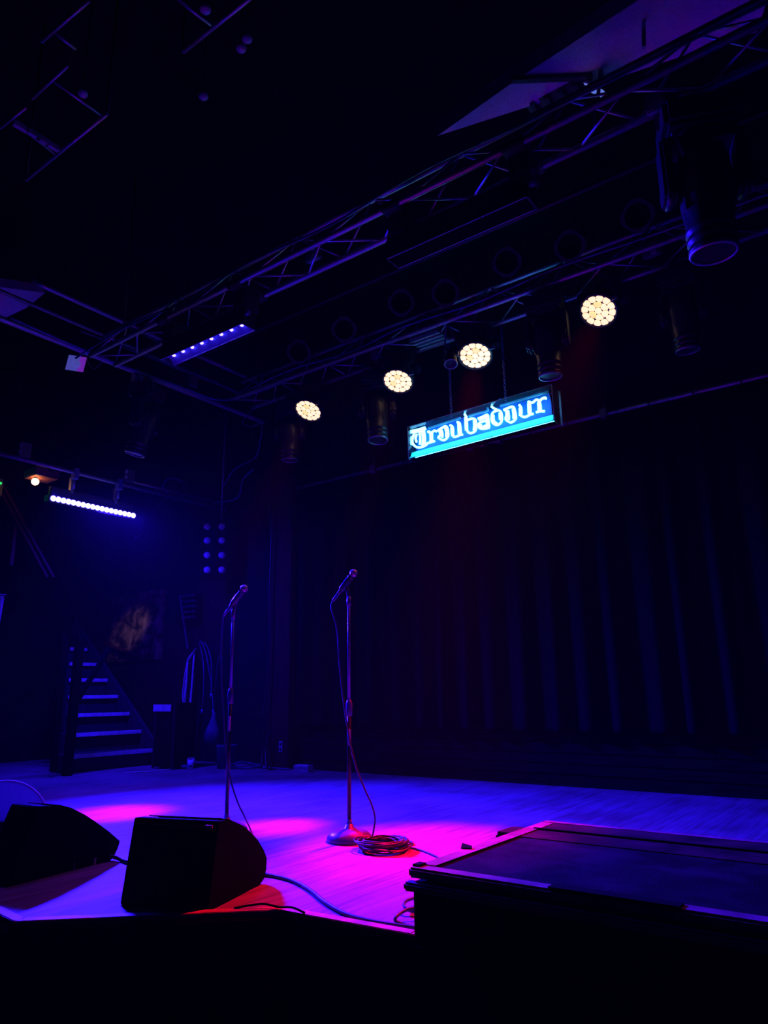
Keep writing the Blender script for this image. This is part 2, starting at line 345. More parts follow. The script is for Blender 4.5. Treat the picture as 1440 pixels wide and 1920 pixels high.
# ================================================================== box trusses
def truss(name, x0, x1, Yn, Yf, zb, zt_, label, r=0.024, step=0.36):
    root = thing(name, ((x0+x1)/2, (Yn+Yf)/2, zb), label, 'truss', 'aluminium lighting trusses')
    for X in (x0+0.3, x1-0.3): MB().cyl((X, (Yn+Yf)/2, zt_), (X, (Yn+Yf)/2, 5.9), 0.010, seg=6).build('hanger_rod', M_fix, root)
    Ym = (Yn+Yf)/2
    for (Y, z) in ((Yn, zb), (Yf, zb), (Ym, zt_)): MB().cyl((x0, Y, z), (x1, Y, z), r, seg=10).build('chord', M_alu, root)
    n = int((x1-x0)/step)
    for a, b in (((Yn, zb), (Yf, zb)), ((Yn, zb), (Ym, zt_)), ((Yf, zb), (Ym, zt_))):
        for i in range(n):
            xa = x0+step*i; p = a if i % 2 == 0 else b; q = b if i % 2 == 0 else a
            MB().cyl((xa, *p), (xa+step, *q), 0.0085, seg=6).build('brace', M_alu, root)
    return root
T1 = truss('lighting_truss', -5.88, 0.6, 3.36, 3.62, 4.00, 4.25, 'front lighting truss crossing above the stage, carrying two LED battens')
T2 = truss('lighting_truss', -6.55, 1.2, 5.66, 6.02, 4.50, 4.80, 'rear lighting truss above the neon sign, carrying four glowing wash lights', 0.026, 0.40)

# pipes running back along the left side
def pipe(name, pts, r, label, cat='pipe', m=None, seg=10, smooth=5):
    o = MB().tube(pts, r, seg, smooth).build(name, m or M_pipe); return tag(o, label, cat)
XP = -6.62
pipe('rigging_pipe', [(XP, 1.0, 4.41), (XP, 3.2, 4.41), (XP, 5.3, 4.41), (XP, 6.3, 4.41)], 0.03, 'lower steel pipe along the left of the rig under both trusses', m=M_alu)
pipe('drop_rod', [(XP-0.02, 5.0, 4.93), (XP-0.02, 5.0, 5.9)], 0.010, 'thin dark rod holding the upper left rig pipe from the ceiling', m=M_fix, smooth=1)
pipe('rigging_pipe', [(XP-0.02, 3.1, 4.95), (XP-0.02, 4.5, 4.95), (XP-0.02, 6.3, 4.95)], 0.028, 'upper steel pipe at left of the rig, starting beside the pale soffit', m=M_alu)
pipe('rigging_pipe', [(XP-0.16, 2.6, 4.78), (XP-0.16, 4.5, 4.78), (XP-0.16, 6.3, 4.78)], 0.022, 'thin middle pipe between two left rig pipes')
pts = [onX(20, 596, XP+.06), onX(120, 640, XP+.06), onX(240, 690, XP+.06), onX(330, 722, XP+.06), onX(400, 748, XP+.06), onX(440, 747, XP+.1), onY(480, 736, 5.7), onY(560, 705, 5.7)]
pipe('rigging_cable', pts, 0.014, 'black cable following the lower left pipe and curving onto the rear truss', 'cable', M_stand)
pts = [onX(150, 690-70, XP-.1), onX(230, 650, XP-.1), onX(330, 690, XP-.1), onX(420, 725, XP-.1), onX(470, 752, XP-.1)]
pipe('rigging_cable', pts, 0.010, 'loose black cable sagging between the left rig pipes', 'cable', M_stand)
def outlet_box(c, label, s=(0.14, 0.06, 0.17), sock=True):
    r = thing('outlet_box', c, label, 'box', 'electrical boxes on the rig pipes')
    hs = MB().box(c, s).build('housing', M_pipe, r, bevel=0.008)
    if sock:
        for dz in (-0.035, 0.035): MB().box(Vector(c)+Vector((s[0]/2 if s[0] < s[1] else 0.02, -s[1]/2, dz)), (0.045, 0.012, 0.04)).build('socket', M_white, hs)
    return r
q = onX(358, 717, XP); outlet_box((XP+0.04, q.y, q.z+.01), 'plain grey box on lower left rig pipe', (0.05, 0.12, 0.16), False)
q = onX(262, 690, XP); cl = thing('pipe_clamp', (XP, q.y, 4.41), 'steel clamp on lower left rig pipe above a moving head', 'clamp')
MB().box((XP, q.y, 4.36), (0.1, 0.14, 0.16)).build('jaw', M_pipe, cl, bevel=0.01); MB().cyl((XP+.03, q.y-.02, 4.28), (XP+.09, q.y-.02, 4.33), 0.02).build('bolt', M_chrome, cl)

# lower left pipe that carries the bright LED bar
XL = -8.0
lowp = thing('rigging_pipe', (XL, 4.5, 3.55), 'low steel pipe at left carrying the bright blue LED bar', 'pipe')
MB().cyl((XL, 2.6, 3.55), (XL, 6.9, 3.55), 0.028).build('tube', M_pipe, lowp)
MB().cyl((XL-.06, 5.2, 3.64), (XL-.06, 6.9, 3.64), 0.020).build('side_tube', M_pipe, lowp)
for px in (140, 224): q = onX(px, 900, XL); MB().box((XL, q.y, 3.53), (0.09, 0.06, 0.14)).cyl((XL, q.y, 3.46), (XL, q.y, 3.34), 0.012).build('clamp', M_chrome, lowp, bevel=0.006)
for px, py, lb in ((44, 845, 'twin socket box above pipe left of red lamp'), (240, 893, 'twin socket box on low pipe right of bright LED bar')):
    q = onX(px, py, XL); outlet_box((XL+0.03, q.y, q.z), lb, (0.06, 0.13, 0.17))
pts = [onX(350, 935, XL), onX(315, 925, XL), onX(306, 908, XL), onX(322, 896, XL), onX(345, 905, XL)]
pipe('cable_loop', pts, 0.010, 'loop of black cable hanging on the low left pipe', 'cable', M_stand)

# ================================================================== LED bar: the blue key light
def led_bar():
    a, b = onX(100, 934, XL), onX(250, 967, XL); z = (a.z+b.z)/2
    root = thing('led_bar', (XL, (a.y+b.y)/2, z), 'long bright white-blue LED bar hanging from low left pipe', 'stage light')
    MB().span((XL-0.13, a.y-0.05, z-0.045), (XL-0.01, b.y+0.05, z+0.05)).build('housing', M_fix, root, bevel=0.01)
    MB().span((XL-0.10, a.y-0.02, z+0.05), (XL-0.04, b.y+0.02, z+0.16)).build('control_box', M_fix, root, bevel=0.008)
    for px in (140, 224): q = onX(px, 900, XL); MB().box((XL-.06, q.y, z+0.22), (0.05, 0.04, 0.20)).build('hanger', M_pipe, root)
    n = 18
    for i in range(n):
        y = a.y+(b.y-a.y)*i/(n-1)
        MB().sphere((XL+0.0, y, z), 0.034, (0.55, 1, 1), 12, 8).build('led_cell', M_blueled, root)
    area('bar_beam', (XL+0.06, (a.y+b.y)/2, z-0.01), (-2.0, 3.3, 0), P_BAR, BLUE, b.y-a.y, 0.06, 76, (0, 1, 0))
    area('bar_spill', (XL+0.05, (a.y+b.y)/2, z-0.04), (XL+0.25, (a.y+b.y)/2+0.4, 0), P_BAR*0.16, BLUE, b.y-a.y, 0.06, 175, (0, 1, 0))
led_bar()

# ================================================================== LED battens under the front truss
def batten(x0, x1, lit, label):
    root = thing('led_batten', ((x0+x1)/2, 3.49, 3.7), label, 'stage light', 'LED battens under the front truss')
    yn, yf, zb = 3.42, 3.555, 3.67; ym = yn+0.065
    h = MB(); h.span((x0, yn, zb+0.05), (x1, yf, zb+0.17)); h.build('housing', M_fix, root, bevel=0.006)
    for Y in (yn, yf): MB().span((x0, Y-0.003, zb+0.008), (x1, Y+0.003, zb+0.06)).build('side_rail', M_fix, root); MB().span((x0, Y-0.004, zb), (x1, Y+0.004, zb+0.008)).build('rail_lip', M_alu, root)
    for X in (x0, x1): MB().span((X-0.006, yn, zb), (X+0.006, yf, zb+0.14)).build('end_cap', M_fix, root)
    tr = M_trough if lit else M_black  # lit batten gets the glow-tinted trough, unlit one a black copy
    MB().prism([(x0+.01, yn+.004, zb+0.005), (x0+.01, yn+.03, zb+0.045), (x0+.01, yn+.004, zb+0.05)], (x1-x0-.02, 0, 0)).build('near_reflector', tr, root)
    MB().prism([(x0+.01, ym+.01, zb+0.045), (x0+.01, yf-.004, zb+0.005), (x0+.01, yf-.004, zb+0.05)], (x1-x0-.02, 0, 0)).build('far_reflector', tr, root)
    MB().span((x0+.01, yn+.01, zb+0.045), (x1-.01, yf-.01, zb+0.052)).build('led_board', tr, root)
    if lit:
        for i in range(8):
            x = x0+0.10+(x1-x0-0.17)*i/7
            MB().sphere((x, yn+0.058, zb+0.036), 0.016, (1, 1, 0.7), 10, 6).build('led_cell', M_dot, root)
            MB().span((x+.055, yn+.012, zb+.02), (x+.06, ym+.01, zb+.045)).build('divider', tr, root)
            sp = spot('batten_led', (x, yn+0.05, zb+0.02), (x, 3.7, 0), P_BATTEN, BLUE, 130, 1.0, radius=0.012)
    for X in (x0+0.02, x1-0.10): MB().span((X, yn-0.02, zb+0.15), (X+0.13, yf+0.02, 4.06)).span((X-0.01, 3.33, 3.97), (X+0.14, 3.66, 4.03)).build('bracket', M_fix, root, bevel=0.01)
    MB().cyl((x1+.01, yn+.02, zb+0.09), (x1+.05, yn+.02, zb+0.09), 0.02).build('knob', M_chrome, root)
    return root
batten(-4.87, -3.86, True, 'blue lit LED batten with a row of bright dots, under front truss at left')
batten(-2.47, -1.46, False, 'unlit black LED batten under the front truss, right of centre')

# ================================================================== wash lights with glowing lens plates
def sector(r0, r1, a0, a1, n=5, dome=0.008):
    m = MB(); rows = []
    rm = (r0+r1)/2
    pts = []
    k = 0.16*(r1-r0)
    for i in range(n+1):
        t = a0+(a1-a0)*i/n; rr = r1-(k if i in (0, n) else 0); pts.append((rr*math.cos(t), rr*math.sin(t)))
    for i in range(n, -1, -1):
        t = a0+(a1-a0)*i/n; rr = r0+(k if i in (0, n) else 0); pts.append((rr*math.cos(t), rr*math.sin(t)))
    cx = sum(p[0] for p in pts)/len(pts); cy = sum(p[1] for p in pts)/len(pts)
    c = m.bm.verts.new((cx, cy, dome)); V = [m.bm.verts.new((x, y, 0.0)) for x, y in pts]
    V2 = [m.bm.verts.new((cx+(x-cx)*.8, cy+(y-cy)*.8, dome*.8)) for x, y in pts]
    N = len(V)
    for i in range(N):
        m.bm.faces.new((V[i], V[(i+1) % N], V2[(i+1) % N], V2[i])); m.bm.faces.new((V2[i], V2[(i+1) % N], c))
    return m
def wash(px, py, Y, target, label, power, ang, wide):
    c = onY(px, py, Y); n = (Vector(target)-c).normalized()
    root = thing('wash_light', (c.x, Y+0.05, 4.45), label, 'stage light', 'glowing wash lights on the rear truss'); L = root.location
    # head axes: x stays level
    x = Vector((0, 0, 1)).cross(n).normalized(); y = n.cross(x)
    piv = c-n*0.17
    head = MB().lathe(c-n*0.335, n, [(0, 0.07), (0.03, 0.115), (0.13, 0.125), (0.19, 0.15), (0.24, 0.172), (0.325, 0.176), (0.335, 0.168)], 28).build('head', M_fix, root)
    MB().torus(c+n*0.002, n, 0.168, 0.009, 32, 6).build('lens_ring', M_fix, head)
    MB().lathe(c-n*0.004, n, [(0, 0.158), (0.003, 0.157)], 36).build('lens_plate', M_plate, head)
    for s in (-1, 1):
        a = piv+x*(0.205*s); t = Vector((a.x, a.y, 4.30))
        MB().beam(a-Vector((0, 0, 0.06)), t, 0.11, 0.045, x).cyl(a-x*0.035*s, a+x*0.03*s, 0.055, seg=16).build('yoke_arm', M_fix, root, bevel=0.012)
    R = Matrix((x, Vector((0, 0, 1)).cross(x), Vector((0, 0, 1)))).transposed()
    MB().box((piv.x, piv.y, 4.285), (0.46, 0.13, 0.05), R).build('yoke_bar', M_fix, root, bevel=0.01)
    MB().box((piv.x, piv.y, 4.375), (0.38, 0.27, 0.13), R).build('base', M_fix, root, bevel=0.02)
    for s in (-1, 1): MB().box(Vector((piv.x, piv.y, 4.375))+x*(0.2*s), (0.03, 0.12, 0.05), R).build('base_handle', M_fix, root, bevel=0.008)
    MB().box((piv.x, 6.0, 4.47), (0.10, 0.10, 0.12), R).build('clamp', M_pipe, root, bevel=0.01)
    MB().box(c+x*0.185+y*0.06, (0.05, 0.02, 0.03), R).build('badge_plate', M_alu, root)
    MW = Matrix.Translation(c+n*0.001-L) @ Matrix((x, y, n)).transposed().to_4x4()
    # 19 cells: one, six, twelve
    for k, (me, a) in enumerate(CELLS):
        o = bpy.data.objects.new('lens_cell', me); COL.objects.link(o); o.parent = head
        o.matrix_local = MW @ Matrix.Rotation(a, 4, 'Z')
    spot('wash_beam', c+n*0.03, target, power, RED, ang, 1.0, radius=0.11)
    spot('wash_spill', c+n*0.03, target, P_WIDE, RED, wide, 1.0, radius=0.11)
    return root
g = 0.0032
m0 = sector(0.001, 0.0325, 0, 2*math.pi*0.999, 12).build('lens_cell', M_cell); me0 = m0.data; bpy.data.objects.remove(m0)
m1 = sector(0.0345, 0.0915, -math.pi/6+0.03, math.pi/6-0.03, 5).build('lens_cell', M_cell); me1 = m1.data; bpy.data.objects.remove(m1)
me1b = me1.copy(); me1b.materials.clear(); me1b.materials.append(M_cell2)
m2 = sector(0.0935, 0.152, -math.pi/12+0.018, math.pi/12-0.018, 5).build('lens_cell', M_cell); me2 = m2.data; bpy.data.objects.remove(m2)
CELLS = [(me0, 0)]+[(me1b if i in (1, 3) else me1, i*math.pi/3+0.2) for i in range(6)]+[(me2, i*math.pi/6) for i in range(12)]
wash(578, 770, 5.9, A_POOL, 'leftmost and smallest of the four glowing amber wash lights', P_POOL*0.9, 12, 60)
wash(746, 715, 5.9, B_POOL, 'second from left of glowing amber wash lights, above sign\'s left end', P_POOL*0.9, 10, 60)
wash(891, 667, 5.9, C_POOL, 'third from left of glowing amber wash lights, above the middle of the sign', P_POOL, 22, 60)
wash(1122, 583, 5.9, D_POOL, 'rightmost and largest glowing amber wash light, right of the neon sign', P_POOL*0.5, 26, 60)

# ================================================================== dark moving heads
def moving_head(loc, rz, tilt, s, label):
    # built hanging below the origin; loc is the clamp point
    root = thing('moving_head', (0, 0, 0), label, 'stage light', 'unlit moving heads hung in the rig')
    MB().box((0, 0, -0.03), (0.09, 0.09, 0.09)).cyl((-.07, 0, 0), (.07, 0, 0), 0.036).build('clamp', M_pipe, root, bevel=0.006)
    MB().box((0, 0, -0.155), (0.36, 0.30, 0.16)).build('base', M_fix, root, bevel=0.025)
    MB().cyl((0, 0, -0.235), (0, 0, -0.265), 0.11, seg=20).build('pan_ring', M_fix, root)
    for k in (-1, 1):
        MB().box((0.175*k, 0, -0.42), (0.055, 0.15, 0.34)).cyl((0.14*k, 0, -0.52), (0.205*k, 0, -0.52), 0.085, seg=18).build('yoke_arm', M_fix, root, bevel=0.015)
    MB().box((0, 0, -0.275), (0.40, 0.16, 0.04)).build('yoke_bar', M_fix, root, bevel=0.01)
    d = Vector((0, math.sin(tilt), -math.cos(tilt))); o = Vector((0, 0, -0.52))-d*0.2
    head = MB().lathe(o, d, [(0, 0.07), (0.02, 0.115), (0.16, 0.13), (0.30, 0.125), (0.42, 0.11), (0.43, 0.118), (0.455, 0.118), (0.46, 0.108), (0.475, 0.108), (0.48, 0.116), (0.505, 0.116), (0.51, 0.106), (0.525, 0.106), (0.53, 0.114), (0.56, 0.112), (0.555, 0.09)], 24).build('head', M_fix, root)
    MB().lathe(o+d*0.54, d, [(0, 0.092), (0.006, 0.08), (0.012, 0.03)], 20).build('lens', M_lens, head)
    MB().torus(o+d*0.56, d, 0.105, 0.009, 24, 6).build('lens_ring', M_alu, head)
    u = frame(d)[0]
    for k in range(4):
        a = k*math.pi/2+0.5; side = Vector((math.cos(a), math.sin(a)*math.cos(tilt), math.sin(a)*math.sin(tilt)))
        MB().beam(o+d*0.10+side*0.127, o+d*0.34+side*0.124, 0.012, 0.02, side).build('fin', M_fix, head)
    root.location = loc; root.rotation_euler = (0, 0, rz); root.scale = (s, s, s)
    return root
def mh(px, py, Y, rz, tilt, s, label, z=None, X=None):
    p = onX(px, py, X) if X is not None else onY(px, py, Y)
    if z is not None: p.z = z
    moving_head(p, rz, tilt, s, label)
mh(545, 737, 6.02, 0.5, 0.05, 0.92, 'unlit moving head beside the timber post, left of leftmost wash light', 4.46)
mh(706, 668, 6.02, 0.7, -0.12, 1.0, 'unlit moving head hanging left of the neon sign with blue lit rim', 4.46)
mh(1022, 575, 5.70, 0.2, 0.05, 0.95, 'unlit moving head hanging just above the sign\'s right end', 4.46)
mh(1265, 470, 6.02, 0.1, 0.1, 0.9, 'unlit moving head on rear truss, rightmost and farthest right of sign', 4.46)
mh(1300, 190, 3.62, 0.4, 0.05, 1.05, 'large near unlit moving head at right end of the front truss', 3.97)
mh(275, 735, 0, 2.0, 0.25, 1.0, 'unlit moving head hanging under the left rig pipe', 4.36, X=XP+0.0)

# small par beside the third wash light
q = onY(845, 672, 5.75); sp_ = thing('par_light', (q.x, 5.75, q.z), 'small unlit black can light left of third glowing wash light', 'stage light')
dd = Vector((0.2, -0.35, -0.9)).normalized()
MB().lathe(q-dd*0.12, dd, [(0, 0.03), (0.02, 0.055), (0.20, 0.065), (0.205, 0.058), (0.19, 0.05)], 18).build('can', M_fix, sp_)
MB().torus(q+dd*0.085, dd, 0.062, 0.007, 20, 6).build('rim', M_alu, sp_)
MB().tube([q+Vector((-.075, 0, 0)), q+Vector((-.075, 0.02, .12)), Vector((q.x, 5.70, 4.49)), q+Vector((.075, 0.02, .12)), q+Vector((.075, 0, 0))], 0.009, 6, 3).build('yoke', M_pipe, sp_)

# ================================================================== row of old cans behind the front truss
canp = pipe('rigging_pipe', [(-6.5, 5.2, 4.95), (1.0, 5.2, 4.95)], 0.025, 'dark pipe carrying the row of round par cans', m=M_fix, smooth=1)
M_frame = mat('dull grey gel frame', (0.05, 0.05, 0.058), 0.7, spec=0.1)
for i, (px, py) in enumerate(((560, 660), (645, 618), (752, 568), (835, 550), (950, 492), (1068, 462), (1195, 405))):
    c = onY(px, py, 5.4)
    names = ['first and smallest', 'second', 'third', 'fourth', 'fifth', 'sixth', 'last and largest']
    r = thing('par_can', c, 'round black par can, %s from the left in the dim row between trusses' % names[i], 'stage light', 'old par cans between the trusses')
    d = (Vector((-0.5, 0.2, 0.3))-c); d.z *= 0.9; d.normalize()
    MB().lathe(c-d*0.30, d, [(0, 0.05), (0.03, 0.09), (0.10, 0.11), (0.29, 0.112), (0.30, 0.10), (0.22, 0.095), (0.15, 0.02)], 24).build('can', M_black, r)
    x = Vector((0, 0, 1)).cross(d).normalized(); y = d.cross(x)
    f = MB(); a8 = []; b8 = []
    for k in range(24):
        a = 2*math.pi*k/24; rr = 0.135/max(abs(math.cos(a)), abs(math.sin(a)), (abs(math.cos(a))+abs(math.sin(a)))/1.30)
        a8.append(f.bm.verts.new(c+(x*math.cos(a)+y*math.sin(a))*rr)); b8.append(f.bm.verts.new(c+(x*math.cos(a)+y*math.sin(a))*0.102))
    a9 = [f.bm.verts.new(v.co-d*0.012) for v in a8]; b9 = [f.bm.verts.new(v.co-d*0.012) for v in b8]
    f.skin([a8, b8, b9, a9], closed=True)
    for fc in f.bm.faces: fc.smooth = False
    f.build('gel_frame', M_frame, r)
    MB().tube([c-d*0.12+x*0.12, c-d*0.12+x*0.125+Vector((0, 0, .14)), Vector((c.x, 5.2, 4.92)), c-d*0.12-x*0.125+Vector((0, 0, .14)), c-d*0.12-x*0.12], 0.008, 6, 3).build('yoke', M_black, r)

# ================================================================== neon sign
YS = 6.10
def s1(x, y): return onY(760+x/9.0, 760+y/9.0, YS)
def s2(x, y): return onY(900+x/9.6, 720+y/9.6, YS)
YF, YB = 6.02, 6.22
tl, tr_, bl, br = onY(763, 801, YF), onY(1033, 721, YF), onY(767, 860, YF), onY(1040, 788, YF)
sign = thing('neon_sign', ((tl.x+tr_.x)/2, 6.12, tl.z), 'glowing ice blue neon sign in a clear box hung on two chains', 'sign')
xl, xr = (tl.x+bl.x)/2, (tr_.x+br.x)/2
ztl, ztr, zbl, zbr = tl.z, tr_.z, bl.z, br.z
def zt_at(x): return ztl+(ztr-ztl)*(x-xl)/(xr-xl)
def zb_at(x): return zbl+(zbr-zbl)*(x-xl)/(xr-xl)
def panel(name, pts, ext, m): return MB().prism(pts, ext).build(name, m, sign)
panel('front_pane', [(xl, YF, zbl), (xr, YF, zbr), (xr, YF, ztr), (xl, YF, ztl)], (0, 0.004, 0), M_acryl)
panel('side_pane', [(xl, YF+.005, zbl), (xl, YF+.005, ztl), (xl, YB, ztl), (xl, YB, zbl)], (0.004, 0, 0), M_acryl)
panel('side_pane', [(xr, YF+.005, zbr), (xr, YF+.005, ztr), (xr, YB, ztr), (xr, YB, zbr)], (-0.004, 0, 0), M_acryl)
panel('top_pane', [(xl+.005, YF+.005, ztl), (xr-.005, YF+.005, ztr), (xr-.005, YB, ztr), (xl+.005, YB, ztl)], (0, 0, -0.004), M_acryl)
M_edge = mat('polished acrylic edge', (0.6, 0.7, 0.9), 0.3, vary=0.05)
ed = 0.0035
for a, b in (((xl, YF, zbl), (xl, YF, ztl)), ((xr, YF, zbr), (xr, YF, ztr)), ((xl, YF, ztl), (xr, YF, ztr)), ((xl, YF, zbl), (xr, YF, zbr)), ((xr, YB, zbr), (xr, YB, ztr)), ((xl, YB, ztl), (xr, YB, ztr))):
    MB().cyl(a, b, ed, seg=6).build('pane_edge', M_edge, sign)
# tray: slopes up and back from the front lower edge
MB().cyl((xl+.04, YF+.085, zbl+.035), (xr-.04, YF+.085, zbr+.035), 0.010).build('added_glow_tube', M_neon2, sign)  # unseen tube added so the tray glows cyan
panel('added_light_stop_back', [(xl+.01, YF+.115, zbl), (xr-.01, YF+.115, zbr), (xr-.01, YF+.115, zbr+.082), (xl+.01, YF+.115, zbl+.082)], (0, 0.004, 0), M_black)  # added panel, keeps the tube's light from spilling backwards
panel('added_light_stop_floor', [(xl+.01, YF+.02, zbl), (xr-.01, YF+.02, zbr), (xr-.01, YF+.119, zbr), (xl+.01, YF+.119, zbl)], (0, 0, -0.004), M_black)  # added bottom, closes off the same tube's light
m = MB(); m.bm.faces.new([m.bm.verts.new(p) for p in ((xl+.01, YF+.01, zbl+.002), (xr-.01, YF+.01, zbr+.002), (xr-.01, YF+.055, zbr+.082), (xl+.01, YF+.055, zbl+.082))]); m.build('tray', M_reflect, sign)
# cut-out back panel behind the letters
bk = [(60, 800), (60, 470), (95, 390), (390, 385), (930, 215), (925, 140), (1060, 90), (1075, 175), (1390, 95), (1375, 20)]
bk2 = [(360, 330-90), (360, 395), (1235, 140), (1275, 300), (1300, 560)]
poly = [s1(*p) for p in bk]+[s2(*p) for p in bk2]
poly = [Vector((p.x*(YB-.03)/YS*0.995+(-0.012), YB-.03, p.z+0.035)) for p in poly]
poly.append(Vector((poly[-1].x, YB-.03, zbr+.09))); poly.append(Vector((poly[0].x, YB-.03, zbl+.09)))
panel('back_panel', poly, (0, 0.008, 0), M_signback)
def letter(name, strokes, f):
    m = MB()
    for st_ in strokes: m.tube([f(*p) for p in st_], 0.0122, 6, 3)
    return m.build(name, M_neon, sign)
letter('letter_T', [[(92, 432), (200, 415), (335, 372)], [(110, 455), (220, 440), (345, 395)], [(150, 475), (118, 570), (130, 650), (190, 705), (260, 708), (340, 675), (385, 630)], [(195, 480), (172, 560), (190, 620)], [(240, 455), (250, 560), (245, 660)], [(310, 405), (328, 520), (330, 650)], [(285, 440), (298, 560), (290, 680)]], s1)
letter('letter_r', [[(375, 455), (405, 442), (425, 500), (425, 600), (400, 632)], [(420, 480), (470, 440), (500, 425), (525, 445)], [(405, 632), (450, 615), (495, 605)], [(448, 470), (452, 600)]], s1)
letter('letter_o', [[(545, 430), (610, 385), (680, 352), (712, 395), (722, 520), (650, 588), (575, 560), (560, 535), (590, 500), (578, 430)], [(610, 420), (625, 480), (622, 545)], [(675, 385), (690, 450), (690, 530)]], s1)
letter('letter_u', [[(752, 335), (785, 350), (805, 400), (808, 520), (850, 530), (930, 495)], [(872, 285), (915, 300), (930, 400), (938, 490), (968, 490)], [(778, 375), (790, 515)], [(895, 310), (905, 480)]], s1)
letter('letter_b', [[(998, 150), (1030, 200), (1040, 330), (1045, 430), (1100, 470), (1180, 430), (1192, 340), (1180, 240), (1120, 225), (1055, 245)], [(1012, 200), (1018, 330), (1025, 420)], [(1160, 260), (1165, 340), (1155, 420)]], s1)
letter('letter_a', [[(1225, 225), (1300, 195), (1385, 160), (1400, 230), (1412, 370)], [(1385, 255), (1300, 275), (1240, 310), (1245, 380), (1320, 395), (1420, 375)], [(1240, 245), (1330, 215), (1375, 200)], [(1370, 220), (1385, 370)], [(1275, 320), (1280, 375), (1360, 340)]], s1)
letter('letter_d', [[(205, 405), (280, 455), (365, 490), (390, 560), (390, 660), (350, 720), (280, 735), (220, 680), (212, 560), (250, 500), (310, 480)], [(240, 560), (248, 660), (300, 710)], [(355, 520), (362, 640)]], s2)
letter('letter_o', [[(425, 470), (500, 435), (580, 408), (615, 440), (640, 560), (640, 630), (560, 692), (480, 655), (462, 620), (478, 560), (470, 480)], [(505, 480), (515, 560), (520, 640)], [(590, 450), (605, 540), (605, 620)]], s2)
letter('letter_u', [[(705, 375), (735, 420), (745, 500), (742, 575), (820, 592), (900, 550)], [(868, 312), (895, 360), (905, 450), (910, 540), (960, 535)], [(720, 430), (722, 570)], [(870, 350), (880, 530)]], s2)
letter('letter_r', [[(885, 320), (945, 335), (1010, 285), (1060, 300), (1085, 380), (1090, 470)], [(1065, 320), (1110, 270), (1175, 245), (1180, 275)], [(1010, 510), (1080, 490), (1160, 490)], [(1050, 330), (1060, 480)]], s2)
letter('flourish', [[(390, 385), (660, 300), (930, 212)], [(1075, 180), (1240, 130), (1385, 95), (1380, 40)]], s1)
letter('flourish', [[(365, 395), (800, 265), (1230, 140)]], s2)
for f in [o for o in sign.children if o.name.startswith('flourish')]:
    f.data.materials.clear(); f.data.materials.append(M_reflect)
def chain2(px, label):
    x = onY(px, 760, 6.06).x; zb = zt_at(x)
    return x, zb
for px, lb in ((846, 'left steel chain holding the neon sign'), (949, 'right steel chain holding the neon sign')):
    x, zb = chain2(px, lb)
    root = thing('sign_chain', (x, 6.055, zb), lb, 'chain', 'chains of the neon sign')
    mes = []
    for k in (0, 1):
        m = MB(); ax = Vector((1, 0, 0)) if k else Vector((0, 1, 0)); sd = Vector((0, 1, 0)) if k else Vector((1, 0, 0)); rings = []
        for i in range(10):
            t = 2*math.pi*i/10; p = sd*(0.012*math.cos(t))+Vector((0, 0, 0.025*math.sin(t))); rings.append(m.ring(p, p.normalized(), ax, 0.004, 5))
        m.skin(rings, closed=True); o = m.build('chain_link', M_chrome); mes.append(o.data); bpy.data.objects.remove(o)
    n = int((4.48-zb)/0.036)
    for i in range(n+1):
        o = bpy.data.objects.new('chain_link', mes[i % 2]); COL.objects.link(o); o.parent = root; o.location = (0, 0, 0.01+i*0.036)

# ================================================================== microphones on stands
def mic_stand(base, zt_top, has_base, label, lean=(0, 0), collar=0.62):
    bx, by = base
    root = thing('microphone_stand', (bx, by, 0), label, 'microphone stand', 'microphone stands on the stage')
    B = Vector((bx, by, 0)); T = Vector((bx+lean[0], by+lean[1], zt_top)); ax = (T-B).normalized()
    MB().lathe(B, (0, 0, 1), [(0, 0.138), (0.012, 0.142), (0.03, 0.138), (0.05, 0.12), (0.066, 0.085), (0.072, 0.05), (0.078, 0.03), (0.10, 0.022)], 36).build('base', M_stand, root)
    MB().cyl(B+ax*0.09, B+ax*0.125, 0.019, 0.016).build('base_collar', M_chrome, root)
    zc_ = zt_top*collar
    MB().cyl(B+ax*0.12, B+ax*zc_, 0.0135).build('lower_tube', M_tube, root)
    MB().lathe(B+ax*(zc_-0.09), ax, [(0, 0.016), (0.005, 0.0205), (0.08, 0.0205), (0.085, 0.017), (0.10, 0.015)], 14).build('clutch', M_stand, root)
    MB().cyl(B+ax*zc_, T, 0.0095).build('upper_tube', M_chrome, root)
    MB().box(B+ax*(zc_-0.22)+Vector((0.012, -0.012, 0)), (0.012, 0.012, 0.10)).build('tape_tag', M_tape, root)
    return T, ax, root
